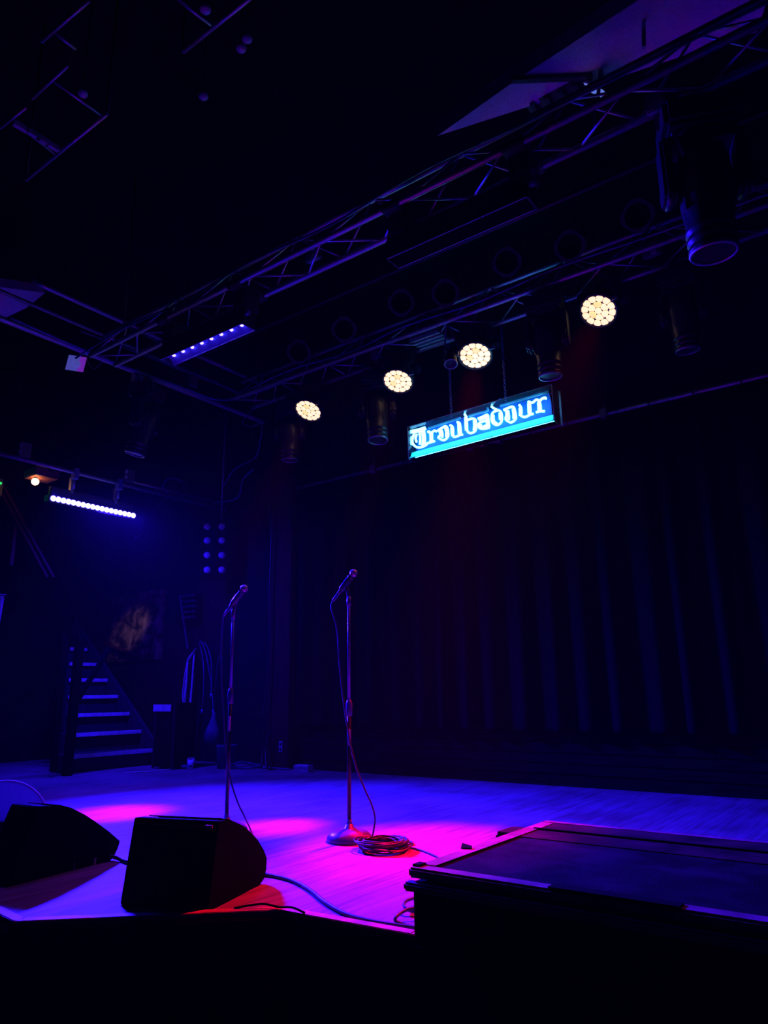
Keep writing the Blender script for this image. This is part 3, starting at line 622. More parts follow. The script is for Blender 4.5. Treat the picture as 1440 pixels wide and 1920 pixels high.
def microphone(T, tip, tail, label, m_body):
    d = (tip-tail).normalized(); root = thing('microphone', T, label, 'microphone', 'handheld microphones in clips')
    ln = (tip-tail).length
    MB().lathe(tail, d, [(0, 0.010), (0.02, 0.012), (0.025, 0.0135), (ln*0.5, 0.017), (ln-0.062, 0.0205), (ln-0.058, 0.023)], 18).build('body', m_body, root)
    gb = MB().sphere(tip-d*0.026, 0.0275, useg=20, vseg=14).build('grille_ball', M_mesh, root)
    MB().torus(tip-d*0.030, d, 0.0272, 0.0035, 22, 6).build('grille_band', M_chrome, gb)
    mid = tail+d*(ln*0.42)
    MB().lathe(mid-d*0.045, d, [(0, 0.019), (0.004, 0.021), (0.085, 0.023), (0.09, 0.021)], 16).build('clip', M_stand, root)
    MB().tube([mid-Vector((0, 0, .012)), (mid+T)/2+Vector((0.004, 0, .0)), T-Vector((0, 0, .03))], 0.011, 8, 4).build('clip_stem', M_stand, root)
    MB().cyl(T-Vector((0, 0, .07)), T-Vector((0, 0, .005)), 0.0145, seg=12).build('clip_socket', M_chrome, root)
    MB().lathe(tail-d*0.055, d, [(0, 0.0075), (0.01, 0.0095), (0.05, 0.0105), (0.056, 0.010)], 12).build('plug', M_chrome, root)
    return tail-d*0.055
b1 = onz(655, 1577); T_1 = onY(655, 1118, b1.y); T_1.x = b1.x
Tt, ax, r = mic_stand((b1.x, b1.y), T_1.z, True, 'microphone stand at centre with round base beside a coil of cable', collar=0.55)
tipA = onY(667, 1069, b1.y+0.05); tailA = onY(633, 1115, b1.y-0.02)
endA = microphone(T_1, tipA, tailA, 'microphone with pink lit ball on the centre stand', M_stand)
b2x, b2y = -3.9, 3.5
bb = onY(424, 1560, b2y); tt = onY(437.5, 1142, b2y)
Tt2, ax, r = mic_stand((bb.x, b2y), tt.z, True, 'microphone stand at left, its base hidden behind the front wedge speaker', lean=(tt.x-bb.x, 0), collar=0.62)
tipB = onY(462, 1098, b2y+0.05); tailB = onY(428, 1143, b2y-0.02)
endB = microphone(tt, tipB, tailB, 'microphone on the left stand with a curved tail', M_stand)

# cables
def cable(name, pts, r, label, m=None, seg=6):
    o = MB().tube(pts, r, seg, 6).build(name, m or M_cable); return tag(o, label, 'cable')
yb = b1.y
cable('microphone_cable', [endA, endA+Vector((-0.003, -0.01, -0.05)), onY(632, 1180, yb-.05), onY(637, 1250, yb-.06), onY(645, 1320, yb-.07), onY(656, 1390, yb-.08), onY(668, 1440, yb-.08), onY(684, 1480, yb-.06), onY(698, 1512, yb-.04), onY(703, 1535, yb-.03), onY(700, 1560, yb-.02), onz(697, 1574, .008), onz(703, 1584, .008), onz(716, 1590, .02)], 0.0055, 'black cable dropping from centre microphone to the coil', M_cable2)
cable('microphone_cable', [endB, onY(418, 1165, b2y-.03), onY(415, 1215, b2y-.03), onY(416, 1280, b2y-.04), onY(420, 1350, b2y-.05), onY(425, 1420, b2y-.05), onY(433, 1465, b2y-.05), onY(446, 1505, b2y-.04), onY(458, 1530, b2y-.03), onz(470, 1556, .006), onz(480, 1580, .006)], 0.0055, 'black cable dropping from left microphone behind the front wedge', M_cable2)
cc = onz(717, 1594); pts = []
for k in range(16*20):
    t = k/20; a = 2*math.pi*t; R = 0.125+0.022*math.sin(2.3*t)+0.008*math.sin(7.1*t+1)
    pts.append(cc+Vector((R*math.cos(a)*1.05+0.014*math.sin(3*t), R*math.sin(a)+0.012*math.cos(2*t), 0.007+0.045*abs(math.sin(0.39*t))+0.008*math.sin(5*a/3))))
coil = tag(MB().tube(pts, 0.0048, 5, 1).build('cable_coil', M_cable), 'coil of black cable lying on boards beside the round stand base', 'cable')
cable('loose_cable', [onz(705, 1577, .03), onz(740, 1574, .012), onz(770, 1578, .008), onz(771, 1583, .008), onz(745, 1584, .012), onz(765, 1588, .008), onz(795, 1596, .006), onz(822, 1608, .006), onz(838, 1622, .006)], 0.006, 'black cable running from the coil to the right platform', M_cable)
cable('floor_cable', [onz(470, 1634, .02), onz(500, 1640, .009), onz(545, 1650, .009), onz(580, 1668, .009), onz(610, 1692, .009), onz(650, 1714, .009), onz(700, 1728, .009), onz(770, 1739, .009), onz(840, 1748, .009)], 0.009, 'thick blue-tinted cable curving from front wedge toward the right platform', M_cable2, 8)
cable('floor_cable', [onz(205, 1604, .03), onz(225, 1611, .012), onz(240, 1616, .012), onz(275, 1622, .012)], 0.010, 'short black cable linking the two wedge speakers', M_cable, 8)
cable('cable_loop', [onz(790, 1680, .03), onz(764, 1688, .03), onz(757, 1697, .03), onz(768, 1707, .02), onz(800, 1712, .01)], 0.007, 'small upper loop of cable against the right platform', M_cable2)
cable('cable_loop', [onz(800, 1702, .04), onz(765, 1705, .04), onz(742, 1720, .03), onz(748, 1731, .012), onz(790, 1741, .01)], 0.007, 'larger lower loop of cable against the right platform', M_cable2)
cable('floor_cable', [onz(232, 1449), onz(252, 1448, .01), onz(280, 1447, .006), onz(318, 1443, .006), onz(336, 1440, .006)], 0.008, 'thin cable on boards in front of the stairs', M_tape)

# ================================================================== wedge monitor speakers
def vplane(p, d):                       # pixel -> point on the upright plane through p along d
    n = Vector((-d.y, d.x, 0))
    def f(x, y):
        r = ray(x, y); return CAM + r*((p-CAM).dot(n)/r.dot(n))
    return f
def wedge(bfr, brr, wdir, width, prof_px, label, tape):
    d = (brr-bfr); d.z = 0; d.normalize(); f = vplane(bfr, d); wv = Vector((-d.y, d.x, 0))
    if wv.dot(Vector(wdir)) < 0: wv = -wv
    root = thing('wedge_monitor', bfr+wv*(width/2), label, 'speaker', 'wedge monitor speakers at the stage edge')
    prof = []
    for px in prof_px:
        p = f(*px); p.z = max(p.z, 0.0); prof.append(p)
    prof = [p for p in prof]
    t = 0.018
    MB().prism([p+wv*t for p in prof], wv*(width-2*t)).build('cabinet', M_wedge, root, bevel=0.006)
    for k in (0, 1): MB().prism([p+wv*(k*(width-t)) for p in prof], wv*t).build('side_panel', M_wedge, root, bevel=0.004)
    return root, f, d, wv, prof
bfr, brr = onz(388, 1712), onz(493, 1657)
r, f, d, wv, prof = wedge(bfr, brr, (-1, -0.4, 0), 0.44, [(389, 1711), (400, 1620), (410, 1540), (425, 1538), (440, 1540), (455, 1547), (470, 1559), (485, 1575), (495, 1592), (501, 1608), (500, 1630), (496, 1648), (489, 1658)], 'black wedge monitor speaker nearest the stage edge, turned away', None)
a, b = prof[0], prof[2]
MB().prism([a+wv*.03-d*.006+(b-a)*.06, a+wv*.41-d*.006+(b-a)*.06, b+wv*.41-d*.006-(b-a)*.06, b+wv*.03-d*.006-(b-a)*.06], -d*0.012).build('back_plate', M_grille, r)
MB().box(b+wv*0.035+Vector((0, 0, -.02))-d*.02, (0.035, 0.006, 0.012), Matrix((wv, d, Vector((0, 0, 1)))).transposed()).build('tape_mark', M_tape, r)
g0, g1 = prof[3], prof[9]
for k in range(3, 9):
    p, q_ = prof[k], prof[k+1]; nn = (q_-p).cross(wv).normalized(); nn = nn if nn.z > 0 else -nn
    MB().prism([p+wv*.03+nn*.004, q_+wv*.03+nn*.004, q_+wv*.41+nn*.004, p+wv*.41+nn*.004], nn*0.004).build('grille', M_grille, r)
for k in (0, 1): MB().span(bfr+d*(0.06+.34*k)+wv*.05+Vector((0, 0, -.0)), bfr+d*(0.10+.34*k)+wv*.09+Vector((0, 0, .012))).build('foot', M_cable, r)
bfr, brr = onz(14, 1664), onz(210, 1613)
r, f, d, wv, prof = wedge(bfr, brr, (-1, 1, 0), 0.22, [(14, 1664), (30, 1618), (74, 1512), (98, 1511), (120, 1513), (140, 1518), (165, 1531), (185, 1544), (205, 1559), (226, 1577), (222, 1590), (216, 1603), (209, 1614)], 'black wedge monitor speaker at far left with a pale tape mark, seen side on', None)
q = f(177, 1617); MB().box(q-wv*0.003, (0.012, 0.006, 0.045), Matrix((d, wv, Vector((0, 0, 1)))).transposed()).build('tape_mark', M_tape, r)
q = f(138, 1625); MB().box(q-wv*0.003, (0.010, 0.005, 0.04), Matrix((d, wv, Vector((0, 0, 1)))).transposed()).build('dark_tape_mark', M_bag, r)
for k in range(3, 9):
    p, q_ = prof[k], prof[k+1]; nn = (q_-p).cross(wv).normalized(); nn = nn if nn.z > 0 else -nn
    MB().prism([p+wv*.03+nn*.004, q_+wv*.03+nn*.004, q_+wv*.19+nn*.004, p+wv*.19+nn*.004], nn*0.004).build('grille', M_grille, r)
# frosted round-topped panel cut by the left edge
M_frost = bpy.data.materials.new('frosted plastic'); M_frost.use_nodes = True
_n = M_frost.node_tree.nodes; _n.clear(); _o = _n.new('ShaderNodeOutputMaterial'); _m = _n.new('ShaderNodeMixShader'); _d = _n.new('ShaderNodeBsdfDiffuse'); _t = _n.new('ShaderNodeBsdfTranslucent')
_d.inputs[0].default_value = (0.25, 0.24, 0.26, 1); _t.inputs[0].default_value = (0.28, 0.26, 0.3, 1); _m.inputs[0].default_value = 0.75
for a_, b_ in ((_d.outputs[0], _m.inputs[1]), (_t.outputs[0], _m.inputs[2]), (_m.outputs[0], _o.inputs[0])): M_frost.node_tree.links.new(a_, b_)
c = onz(-5, 1576, 0.0); c = c*1.0
vw = Vector((-c.x, -c.y, 0)).normalized(); sd = Vector((-vw.y, vw.x, 0)); c = c-vw*0.55; c.z = 0
RD = (onz(0, 1465, 0)-onz(0, 1465, 0)).length
top = ray(-5, 1466); RD = (CAM+top*((c-CAM).dot(vw)/top.dot(vw))).z
dr = thing('rounded_screen', c, 'frosted round-topped screen glowing purple behind far left wedge', 'screen')
arc = [(RD*1.02*math.cos(math.pi*k/40), RD*math.sin(math.pi*k/40)) for k in range(41)]
MB().prism([c+sd*x_+Vector((0, 0, z_)) for x_, z_ in arc], -vw*0.012).build('sheet', M_frost, dr)
MB().tube([c-vw*.006+sd*x_+Vector((0, 0, z_+.003)) for x_, z_ in arc[1:-1]], 0.0075, 6, 1).build('rim', M_white, dr)
MB().beam(c-sd*RD*.8+Vector((0, 0, .02))-vw*.006, c+sd*RD*.8+Vector((0, 0, .02))-vw*.006, 0.12, 0.035).build('base_bar', M_black, dr)

# ================================================================== platform at the right
ZP = 0.25
pf = thing('stage_platform', (0.3, 3.0, 0), 'low black platform with worn carpet top at right front of stage', 'platform')
A_, B_ = onz(770, 1627, ZP), onz(1018, 1537, ZP); xL = (A_.x+B_.x)/2; yN, yFar = A_.y, B_.y; xR = 2.4
MB().span((xL+.015, yN+.015, 0), (xR, yFar-.015, ZP-.05)).build('body', M_black, pf)
MB().span((xL+.05, yN+.05, ZP-.05), (xR, yFar-.24, ZP-.008)).build('carpet', M_carpet, pf)
MB().span((xL+.05, yFar-.238, ZP-.05), (xR, yFar-.05, ZP-.002)).build('rear_board', M_bare, pf)
MB().span((xL+.06, yFar-.44, ZP-.02), (xR, yFar-.245, ZP-.004)).build('scraped_strip', M_bare, pf, bevel=0.003)
MB().span((xL+.05, yFar-.245, ZP-.01), (xR, yFar-.232, ZP+.004)).build('seam_strip', M_black, pf)
MB().span((xL, yN, ZP-.035), (xR, yN+.07, ZP)).build('front_edge', M_trim, pf, bevel=0.008)
MB().span((xL-.004, yN-.03, ZP-.075), (xR, yN+.02, ZP-.045)).build('front_lip', M_trim, pf, bevel=0.008)
MB().span((xL, yN+.071, ZP-.035), (xL+.08, yFar-.056, ZP)).build('left_edge', M_trim, pf, bevel=0.008)
MB().span((xL, yFar-.055, ZP-.035), (xR, yFar, ZP)).build('rear_edge', M_trim, pf, bevel=0.008)
q = onz(875, 1590, ZP); MB().prism([(xL+.0, q.y-.03, ZP), (xL-.02, q.y+.015, ZP+.01), (xL+.03, q.y+.01, ZP+.004), (xL+.04, q.y-.01, ZP+.001)], (0, 0, 0.005)).build('splinter', M_black, pf)
MB().box((xL+.02, yN+.05, ZP+.003), (0.035, 0.05, 0.01)).build('corner_cap', M_black, pf, bevel=0.003)
q = onz(1170, 1667, ZP); MB().box((q.x, yN+.03, ZP+.002), (0.42, 0.05, 0.008)).build('torn_tape', M_black, pf)
q = onz(960, 1553, 0.20)
bxx = thing('foot_block', (xL-.09, yFar-.22, 0), 'small black block standing against platform\'s rear left corner', 'block')
MB().span((xL-.13, yFar-.30, 0), (xL-.01, yFar-.12, 0.22)).build('body', M_black, bxx, bevel=0.01)
MB().span((xL-.12, yFar-.29, 0.22), (xL-.02, yFar-.13, 0.228)).build('top_plate', M_fix, bxx)

# ================================================================== things along the back left
c0 = onz(303, 1442)
cab = thing('equipment_case', (c0.x, c0.y+.2, 0), 'tall black equipment case beside stairs with a pale label strip', 'case')
ct = onY(303, 1318, c0.y).z
x0, x1 = onY(286, 1440, c0.y).x, onY(323, 1440, c0.y).x
MB().span((x0, c0.y, 0.02), (x1, c0.y+.35, ct)).build('body', M_black, cab, bevel=0.01)
for xx in (x0+.004, x1-.004): MB().span((xx-.012, c0.y-.012, 0.0), (xx+.012, c0.y+.012, ct)).build('corner_strip', M_fix, cab)
la, lb = onY(288, 1321, c0.y-.02), onY(320, 1334, c0.y-.02)
MB().span((la.x, c0.y-.022, lb.z), ((la.x+lb.x)/2, c0.y-.008, la.z)).build('label_strip', M_white, cab)
MB().span(((la.x+lb.x)/2, c0.y-.022, lb.z), (lb.x, c0.y-.008, la.z)).build('label_strip', M_tape, cab)

pp = onY(245, 1178, 6.98)
pn = thing('painted_board', (pp.x, 7.03, pp.z), 'worn brown painted board on wall above the stairs, lit warm', 'board')
pa, pb = onY(184, 1122, 7.0), onY(296, 1236, 7.0)
MB().span((max(pa.x, -10.9), 7.02, pb.z), (pb.x, 7.075, pa.z)).build('panel', M_peel, pn)
hr = thing('wall_handrail', (pp.x, 6.97, 1.0), 'thin brown sloping handrail on wall below the painted board', 'handrail')
MB().beam(onY(165, 1196, 6.97), onY(262, 1230, 6.97), 0.04, 0.05, (0, -1, 0)).build('rail', M_pillar, hr)
for px, py in ((185, 1204), (240, 1224)): q = onY(px, py, 6.97); MB().cyl(q, q+Vector((0, .1, 0)), 0.012).build('bracket', M_pillar, hr)

# rack of leads on the wall
rk = thing('cable_rack', onY(360, 1140, 6.9), 'slotted wall rack for leads beside the timber post', 'rack')
for i, (py) in enumerate((1120, 1130, 1140, 1150, 1160)):
    a, b = onY(341+i*1.0, py, 6.9), onY(369, py-3, 6.9)
    MB().beam(a, b, 0.05, 0.012, (0, 0, 1)).build('shelf', M_fix, rk)
    t_ = MB()
    for k in range(8): p = a.lerp(b, (k+.5)/8); t_.box(p+Vector((0, -.03, .012)), (0.012, 0.012, 0.02))
    t_.build('hook_row', M_pipe, rk)
MB().beam(onY(337, 1117, 6.93), onY(352, 1216, 6.93), 0.02, 0.02, (0, -1, 0)).build('side_wire', M_pipe, rk)
MB().span((onY(338, 1120, 7.0).x, 6.95, onY(355, 1165, 6.95).z), (onY(374, 1120, 7.0).x, 7.06, onY(355, 1115, 6.95).z)).build('back_board', M_black, rk)
M_lead = mat('lead paled to look lit', (0.5, 0.5, 0.54), 0.5)  # lighter lead colour stands in for the LED bar's spill
def bundle(pxs, label, r=0.008, lit_=True):
    root = thing('lead_bundle', onY(*pxs[0][0], 6.85), label, 'cable', 'leads hanging on the wall')
    for pts in pxs: MB().tube([onY(x, y, 7.07 if i == 0 else 6.82+0.02*(i % 2)) for i, (x, y) in enumerate(pts)], r, 6, 5).build('lead', M_lead if lit_ else M_cable2, root)
    for pts in pxs: e = onY(*pts[-1], 6.82); MB().cyl(e, e+Vector((0, 0, -.06)), 0.014, seg=8).build('plug', M_chrome, root)
    return root
bundle([[(367, 1217), (358, 1228), (351, 1240), (349, 1270), (346, 1300), (343, 1366)], [(368, 1217), (353, 1238), (350, 1280), (347, 1320), (345, 1367)], [(366, 1220), (351, 1245), (343, 1295), (344, 1330), (342, 1366)]], 'left bundle of leads hanging from wall rack', 0.011)
bundle([[(366, 1220), (363, 1240), (360, 1290), (356, 1330), (353, 1372)], [(365, 1224), (362, 1250), (359, 1300), (357, 1340), (355, 1373)], [(364, 1228), (361, 1270), (356, 1320), (351, 1371)]], 'right bundle of leads hanging from wall rack', 0.011)
bundle([[(375, 1200), (384, 1218), (391, 1250), (397, 1290), (400, 1330)], [(375, 1202), (388, 1212), (396, 1240), (397, 1275), (396, 1300)], [(374, 1205), (381, 1240), (382, 1290), (379, 1330)]], 'dim loops of leads hanging right of the two lit bundles', 0.010, False)
bg = onY(399, 1372, 6.8)
bag = thing('hanging_bag', bg, 'dark pear-shaped cloth bag hanging behind left microphone stand', 'bag')
s_ = 0.0067
MB().lathe(bg+Vector((0, 0, -0.20)), (0.02, 0, 1), [(0, 0.03), (0.02, 0.075), (0.08, 0.11), (0.16, 0.112), (0.24, 0.09), (0.32, 0.055), (0.40, 0.03), (0.46, 0.018)], 18).build('sack', M_bag, bag)
MB().tube([bg+Vector((0.01, 0, .25)), bg+Vector((0.0, .02, .6)), bg+Vector((-.05, .1, 1.0)), bg+Vector((-.05, .29, 1.02))], 0.008, 5, 4).build('cord', M_cable, bag)
bk_ = onz(412, 1442); bin_ = thing('waste_bin', (bk_.x, bk_.y+.1, 0), 'dim round bin on boards below the hanging bag', 'bin')
MB().lathe((bk_.x, bk_.y+.1, 0), (0, 0, 1), [(0, 0.10), (0.005, 0.11), (0.26, 0.125), (0.27, 0.132), (0.28, 0.125), (0.02, 0.10)], 20).build('body', M_bag, bin_)
MB().torus((bk_.x, bk_.y+.1, 0.275), (0, 0, 1), 0.126, 0.008, 20, 6).build('rim', M_bag, bin_)
cu = onz(357, 1441); cup = thing('paper_cup', (cu.x, cu.y, 0), 'pale paper cup standing on boards at foot of wall', 'cup')
MB().lathe((cu.x, cu.y, 0), (0, 0, 1), [(0, 0.036), (0.004, 0.038), (0.125, 0.047), (0.12, 0.042), (0.01, 0.034)], 16).build('body', M_white, cup)
MB().torus((cu.x, cu.y, 0.125), (0, 0, 1), 0.047, 0.004, 18, 5).build('rim', M_white, cup)
gk = onz(335, 1441); gl = thing('floor_stand', (gk.x, gk.y, 0), 'thin dark upright stand on boards between case and cup', 'stand')
tp_ = onY(323, 1332, gk.y); MB().cyl((tp_.x, gk.y, 0.02), (tp_.x, gk.y, tp_.z), 0.012).build('upright', M_stand, gl)
MB().beam((tp_.x, gk.y, 0.03), (tp_.x+.45, gk.y-.02, 0.04), 0.03, 0.03).build('foot_bar', M_stand, gl)
MB().beam((tp_.x, gk.y, tp_.z), (tp_.x+.16, gk.y, tp_.z), 0.04, 0.03).build('arm', M_stand, gl)
MB().sphere((tp_.x+.02, gk.y-.02, .05), 0.03).build('foot_cap', M_chrome, gl)
# power box near post
pbx = onz(566, 1447); pw = thing('power_strip', (pbx.x, pbx.y, 0), 'pale power box on the boards right of timber post', 'power box')
wx = (onY(580, 1447, pbx.y).x-onY(553, 1447, pbx.y).x)
MB().span((pbx.x-wx/2, pbx.y-.02, 0), (pbx.x+wx/2, pbx.y+.08, 0.075)).build('housing', M_white, pw, bevel=0.006)
for k in range(5): MB().box((pbx.x-wx/2+wx*(k+.5)/5, pbx.y-.024, 0.05), (wx/8, 0.012, 0.03)).build('socket', M_pale, pw)
op = onY(526, 1400, 6.79); ou = thing('wall_outlet', (op.x, 6.79, op.z), 'pale outlet plate low on the timber post', 'outlet')
MB().box((op.x, 6.793, op.z), (0.06, 0.012, 0.13)).build('plate', M_pale, ou, bevel=0.003)
for dz in (-.03, .03): MB().box((op.x, 6.785, op.z+dz), (0.03, 0.006, 0.035)).build('socket', M_fix, ou)
cable('post_cable', [onY(507, 868, 6.76), onY(505, 940, 6.74), onY(509, 1000, 6.74), onY(506, 1100, 6.75), onY(505, 1200, 6.75), onY(500, 1290, 6.74), onY(494, 1340, 6.72), onY(493, 1400, 6.7), onz(490, 1440, .02)], 0.012, 'black cable running down left side of the timber post', M_cable)
cable('post_cable', [onY(508, 1370, 6.74), onY(500, 1385, 6.72), onY(498, 1410, 6.7), onz(503, 1441, .02), onz(540, 1437, .02), onz(545, 1420, .1)], 0.012, 'looped black cable at foot of the timber post', M_cable)
cable('floor_cable_heap', [onz(430, 1432, .03), onz(450, 1428, .06), onz(470, 1431, .04), onz(490, 1436, .03), onz(470, 1440, .02), onz(440, 1439, .02), onz(425, 1435, .05), onz(455, 1431, .07), onz(485, 1438, .02), onz(520, 1441, .012), onz(545, 1442, .012)], 0.012, 'heap of black cable on boards left of the timber post', M_cable2)
cable('rigging_cable', [(-6.5, 6.02, 4.5), onY(455, 790, 6.6), onY(470, 800, 6.6), onY(490, 795, 6.6), onY(487, 830, 6.6), onY(478, 858, 6.6), onY(440, 880, 6.6), onY(420, 910, 6.6)], 0.010, 'thin drooping cable at the left end of rear truss', M_stand)
cable('rigging_cable', [onY(475, 880, 6.65), onY(455, 900, 6.65), onY(448, 930, 6.65), onY(425, 940, 6.65), onY(390, 940, 6.65), onY(360, 930, 6.65)], 0.012, 'tangled cable above the eight-lamp blinder', M_stand)
# eight-lamp blinder
bl_c = onY(402, 1028, 6.6)
bd = thing('blinder_light', bl_c, 'unlit blinder with eight round purple lamps in two columns', 'stage light')
bn = Vector((-bl_c.x, -bl_c.y, 0)).normalized(); bx_ = Vector((-bn.y, bn.x, 0)); fb = vplane(bl_c, bx_)
p_, q_ = fb(373, 1083), fb(431, 973); z1 = q_.z
MB().prism([Vector((p_.x, p_.y, p_.z)), Vector((q_.x, q_.y, p_.z)), q_, Vector((p_.x, p_.y, q_.z))], -bn*0.16).build('housing', M_black, bd, bevel=0.01)
for px in (388.5, 416):
    for py in (987.5, 1013.5, 1041, 1068.5):
        q = fb(px, py); lp = MB().lathe(q, bn, [(0, 0.049), (0.006, 0.046), (0.016, 0.03), (0.019, 0.004)], 18).build('lamp', M_pale, bd)
        MB().torus(q+bn*.003, bn, 0.051, 0.006, 20, 6).build('lamp_ring', M_fix, lp)
MB().cyl((bl_c.x, 6.7, z1), (bl_c.x, 6.7, 5.9), 0.012).build('hanger', M_pipe, bd)

# square flood at the upper left
q0, q1, q2, q3 = onX(129, 665, -7.2), onX(162, 670, -7.2), onX(155, 697, -7.2), onX(122, 692, -7.2)
fc = (q0+q1+q2+q3)/4
fl = thing('flood_light', fc, 'square flood light with pale purple face under left rig pipes', 'stage light')
MB().prism([fc+(p-fc)*1.12 for p in (q0, q1, q2, q3)], (-0.10, 0.0, 0.05)).build('housing', M_fix, fl, bevel=0.005)
MB().prism([p+Vector((.012, 0, -.006)) for p in (q0, q0.lerp(q1, .62), q3.lerp(q2, .62), q3)], (-0.01, 0, 0)).build('face', M_floodA, fl)
MB().prism([p+Vector((.012, 0, -.006)) for p in (q0.lerp(q1, .62), q1, q2, q3.lerp(q2, .62))], (-0.01, 0, 0)).build('side_reflector', M_floodB, fl)
MB().lathe(fc+Vector((.013, 0, -.004)), (1, 0, 0), [(0, 0.05), (0.006, 0.045), (0.008, 0.01)], 16).build('reflector', M_floodA, fl)
MB().tube([fc+Vector((-.06, 0, .12)), Vector((-7.1, fc.y, fc.z+.2)), Vector((-6.85, fc.y, 4.38)), Vector((-6.62, fc.y, 4.42))], 0.012, 6, 4).build('yoke', M_fix, fl)

# small flood by the plaster soffit
c = onY(1122, 170, 3.75)
f2 = thing('flood_light', c, 'small flood light with bright glass under the plaster soffit', 'stage light')
pts = [onY(1094, 155, 3.75), onY(1112, 160, 3.75), onY(1130, 168, 3.75), onY(1146, 187, 3.75), onY(1122, 181, 3.75), onY(1102, 170, 3.75)]
MB().prism([p+Vector((0, 0.02, .01)) for p in pts], (0, 0.10, 0.06)).build('housing', M_fix, f2)
MB().prism(pts, (0, 0.012, 0.006)).build('glass', M_floodC, f2)
MB().tube([c+Vector((0, .08, .05)), c+Vector((0.02, .02, .15)), Vector((c.x, 3.62, 4.10))], 0.012, 6, 3).build('yoke', M_fix, f2)
# panel fixture seen edge-on under the soffit
q = onY(1040, 175, 3.8)
r = thing('cable_tray', q, 'narrow dark cable tray lying under the plaster soffit', 'tray')
MB().beam(onY(990, 200, 3.8), onY(1095, 150, 3.8), 0.10, 0.05).build('tray', M_fix, r)
for k in range(4): p = onY(990, 200, 3.8).lerp(onY(1095, 150, 3.8), (k+.5)/4); MB().box(p+Vector((0, 0, -.04)), (0.03, 0.10, 0.03)).build('rung', M_fix, r)
# boxes clamped to the trusses
outlet_box(onY(588, 478, 3.64), 'pale twin socket box clamped inside the front truss', (0.14, 0.05, 0.10))
outlet_box(onY(1222, 470, 5.9), 'blue lit socket box on rear truss near its right end', (0.16, 0.05, 0.12))
outlet_box(onY(707, 665, 5.9), 'grey plate box inside rear truss beside second wash light', (0.14, 0.04, 0.10), False)
r = thing('distribution_box', onY(810, 633, 5.85), 'barred grey box inside rear truss between two wash lights', 'box')
a = onY(805, 634, 5.85); MB().box(a, (0.34, 0.24, 0.04)).build('plate', M_pipe, r)
for k in range(4): MB().box(a+Vector((0, -.10+.065*k, -.03)), (0.36, 0.02, 0.02)).build('bar', M_alu, r)
pts = [(-6.3, 5.72, 4.56), (-5.5, 5.7, 4.62), (-4.6, 5.72, 4.58), (-3.9, 5.71, 4.64), (-3.0, 5.7, 4.6), (-2.2, 5.72, 4.66), (-1.2, 5.7, 4.62), (0.6, 5.72, 4.6)]
cable('truss_cable', [(x, y-.06, z-.03) for x, y, z in pts], 0.012, 'black cable run along the rear truss', M_stand)
cable('truss_cable', [(x*0.98, 3.38, z-.49) for x, y, z in pts], 0.010, 'black cable run along the front truss', M_stand)
# red lamp, exit sign, hanging cloth at the left edge
q = onX(66, 903, -8.4)
rl = thing('red_lamp', q, 'small glowing orange lamp under a red box beside LED bar', 'lamp')
a, b = onX(56, 884, -8.4), onX(100, 900, -8.4)
MB().span((-8.55, a.y, q.z+.05), (-8.25, b.y, q.z+.15)).build('hood', M_redbox, rl, bevel=0.01)
MB().sphere(q, 0.045).build('bulb', M_warm, rl)
MB().cyl(q, q+Vector((0, 0, .08)), 0.025).build('holder', M_fix, rl)
MB().cyl(Vector((-8.4, (a.y+b.y)/2, q.z+.15)), Vector((-8.1, (a.y+b.y)/2, 3.56)), 0.012).build('hanger', M_fix, rl)
spot('stair_lamp', (-8.6, 5.9, 3.0), onY(247, 1178, 7.0), 60, (1, 0.62, 0.3), 19, 1.0, radius=0.05)
ls = thing('stair_spotlight', (-8.62, 5.88, 3.03), 'small shaded black lamp over the stairs', 'lamp')
MB().lathe((-8.62, 5.86, 3.08), Vector(onY(247, 1180, 7.0))-Vector((-8.6, 5.9, 3.0)), [(0, 0.02), (0.02, 0.04), (0.065, 0.045), (0.06, 0.04)], 14).build('shade', M_fix, ls)
MB().cyl((-8.62, 5.85, 3.1), (-8.0, 5.85, 3.54), 0.010).build('arm', M_fix, ls)
ex0, ex1 = onX(5, 905, -8.7), onX(4, 923, -8.7); h = ex0.z-ex1.z
ex = thing('exit_sign', (-8.7, ex0.y-.3, (ex0.z+ex1.z)/2), 'green exit sign cut off by the left photo edge', 'sign')
MB().span((-8.76, ex0.y-0.62, ex1.z-.05), (-8.71, ex0.y+.01, ex0.z+.05)).build('case', M_fix, ex)
lw = 0.022; H0, H1 = ex1.z, ex0.z
def bar(y0, z0, y1, z1): return MB().beam((-8.7, y0, z0), (-8.7, y1, z1), 0.012, lw, (1, 0, 0))
yT = ex0.y-.09
L_ = MB(); m = L_; m.beam((-8.7, yT-.07, H1-.012), (-8.7, yT+.08, H1-.012), 0.024, 0.012, (1, 0, 0)); m.beam((-8.7, yT+.035, H0), (-8.7, yT+.035, H1), 0.05, 0.012, (1, 0, 0)); m.build('letter_T', M_green, ex)
m = MB(); m.beam((-8.7, yT-.12, H0), (-8.7, yT-.12, H1), 0.03, 0.012, (1, 0, 0)); m.build('letter_I', M_green, ex)
m = MB(); m.beam((-8.7, yT-.30, H0), (-8.7, yT-.18, H1), 0.03, 0.012, (1, 0, 0)); m.beam((-8.698, yT-.30, H1), (-8.698, yT-.18, H0), 0.03, 0.012, (1, 0, 0)); m.build('letter_X', M_green, ex)
m = MB(); m.beam((-8.7, yT-.44, H0), (-8.7, yT-.44, H1), 0.03, 0.012, (1, 0, 0))
for zz in (H0+.01, (H0+H1)/2, H1-.01): m.beam((-8.7, yT-.44, zz), (-8.7, yT-.34, zz), 0.022, 0.012, (1, 0, 0))
m.build('letter_E', M_green, ex)
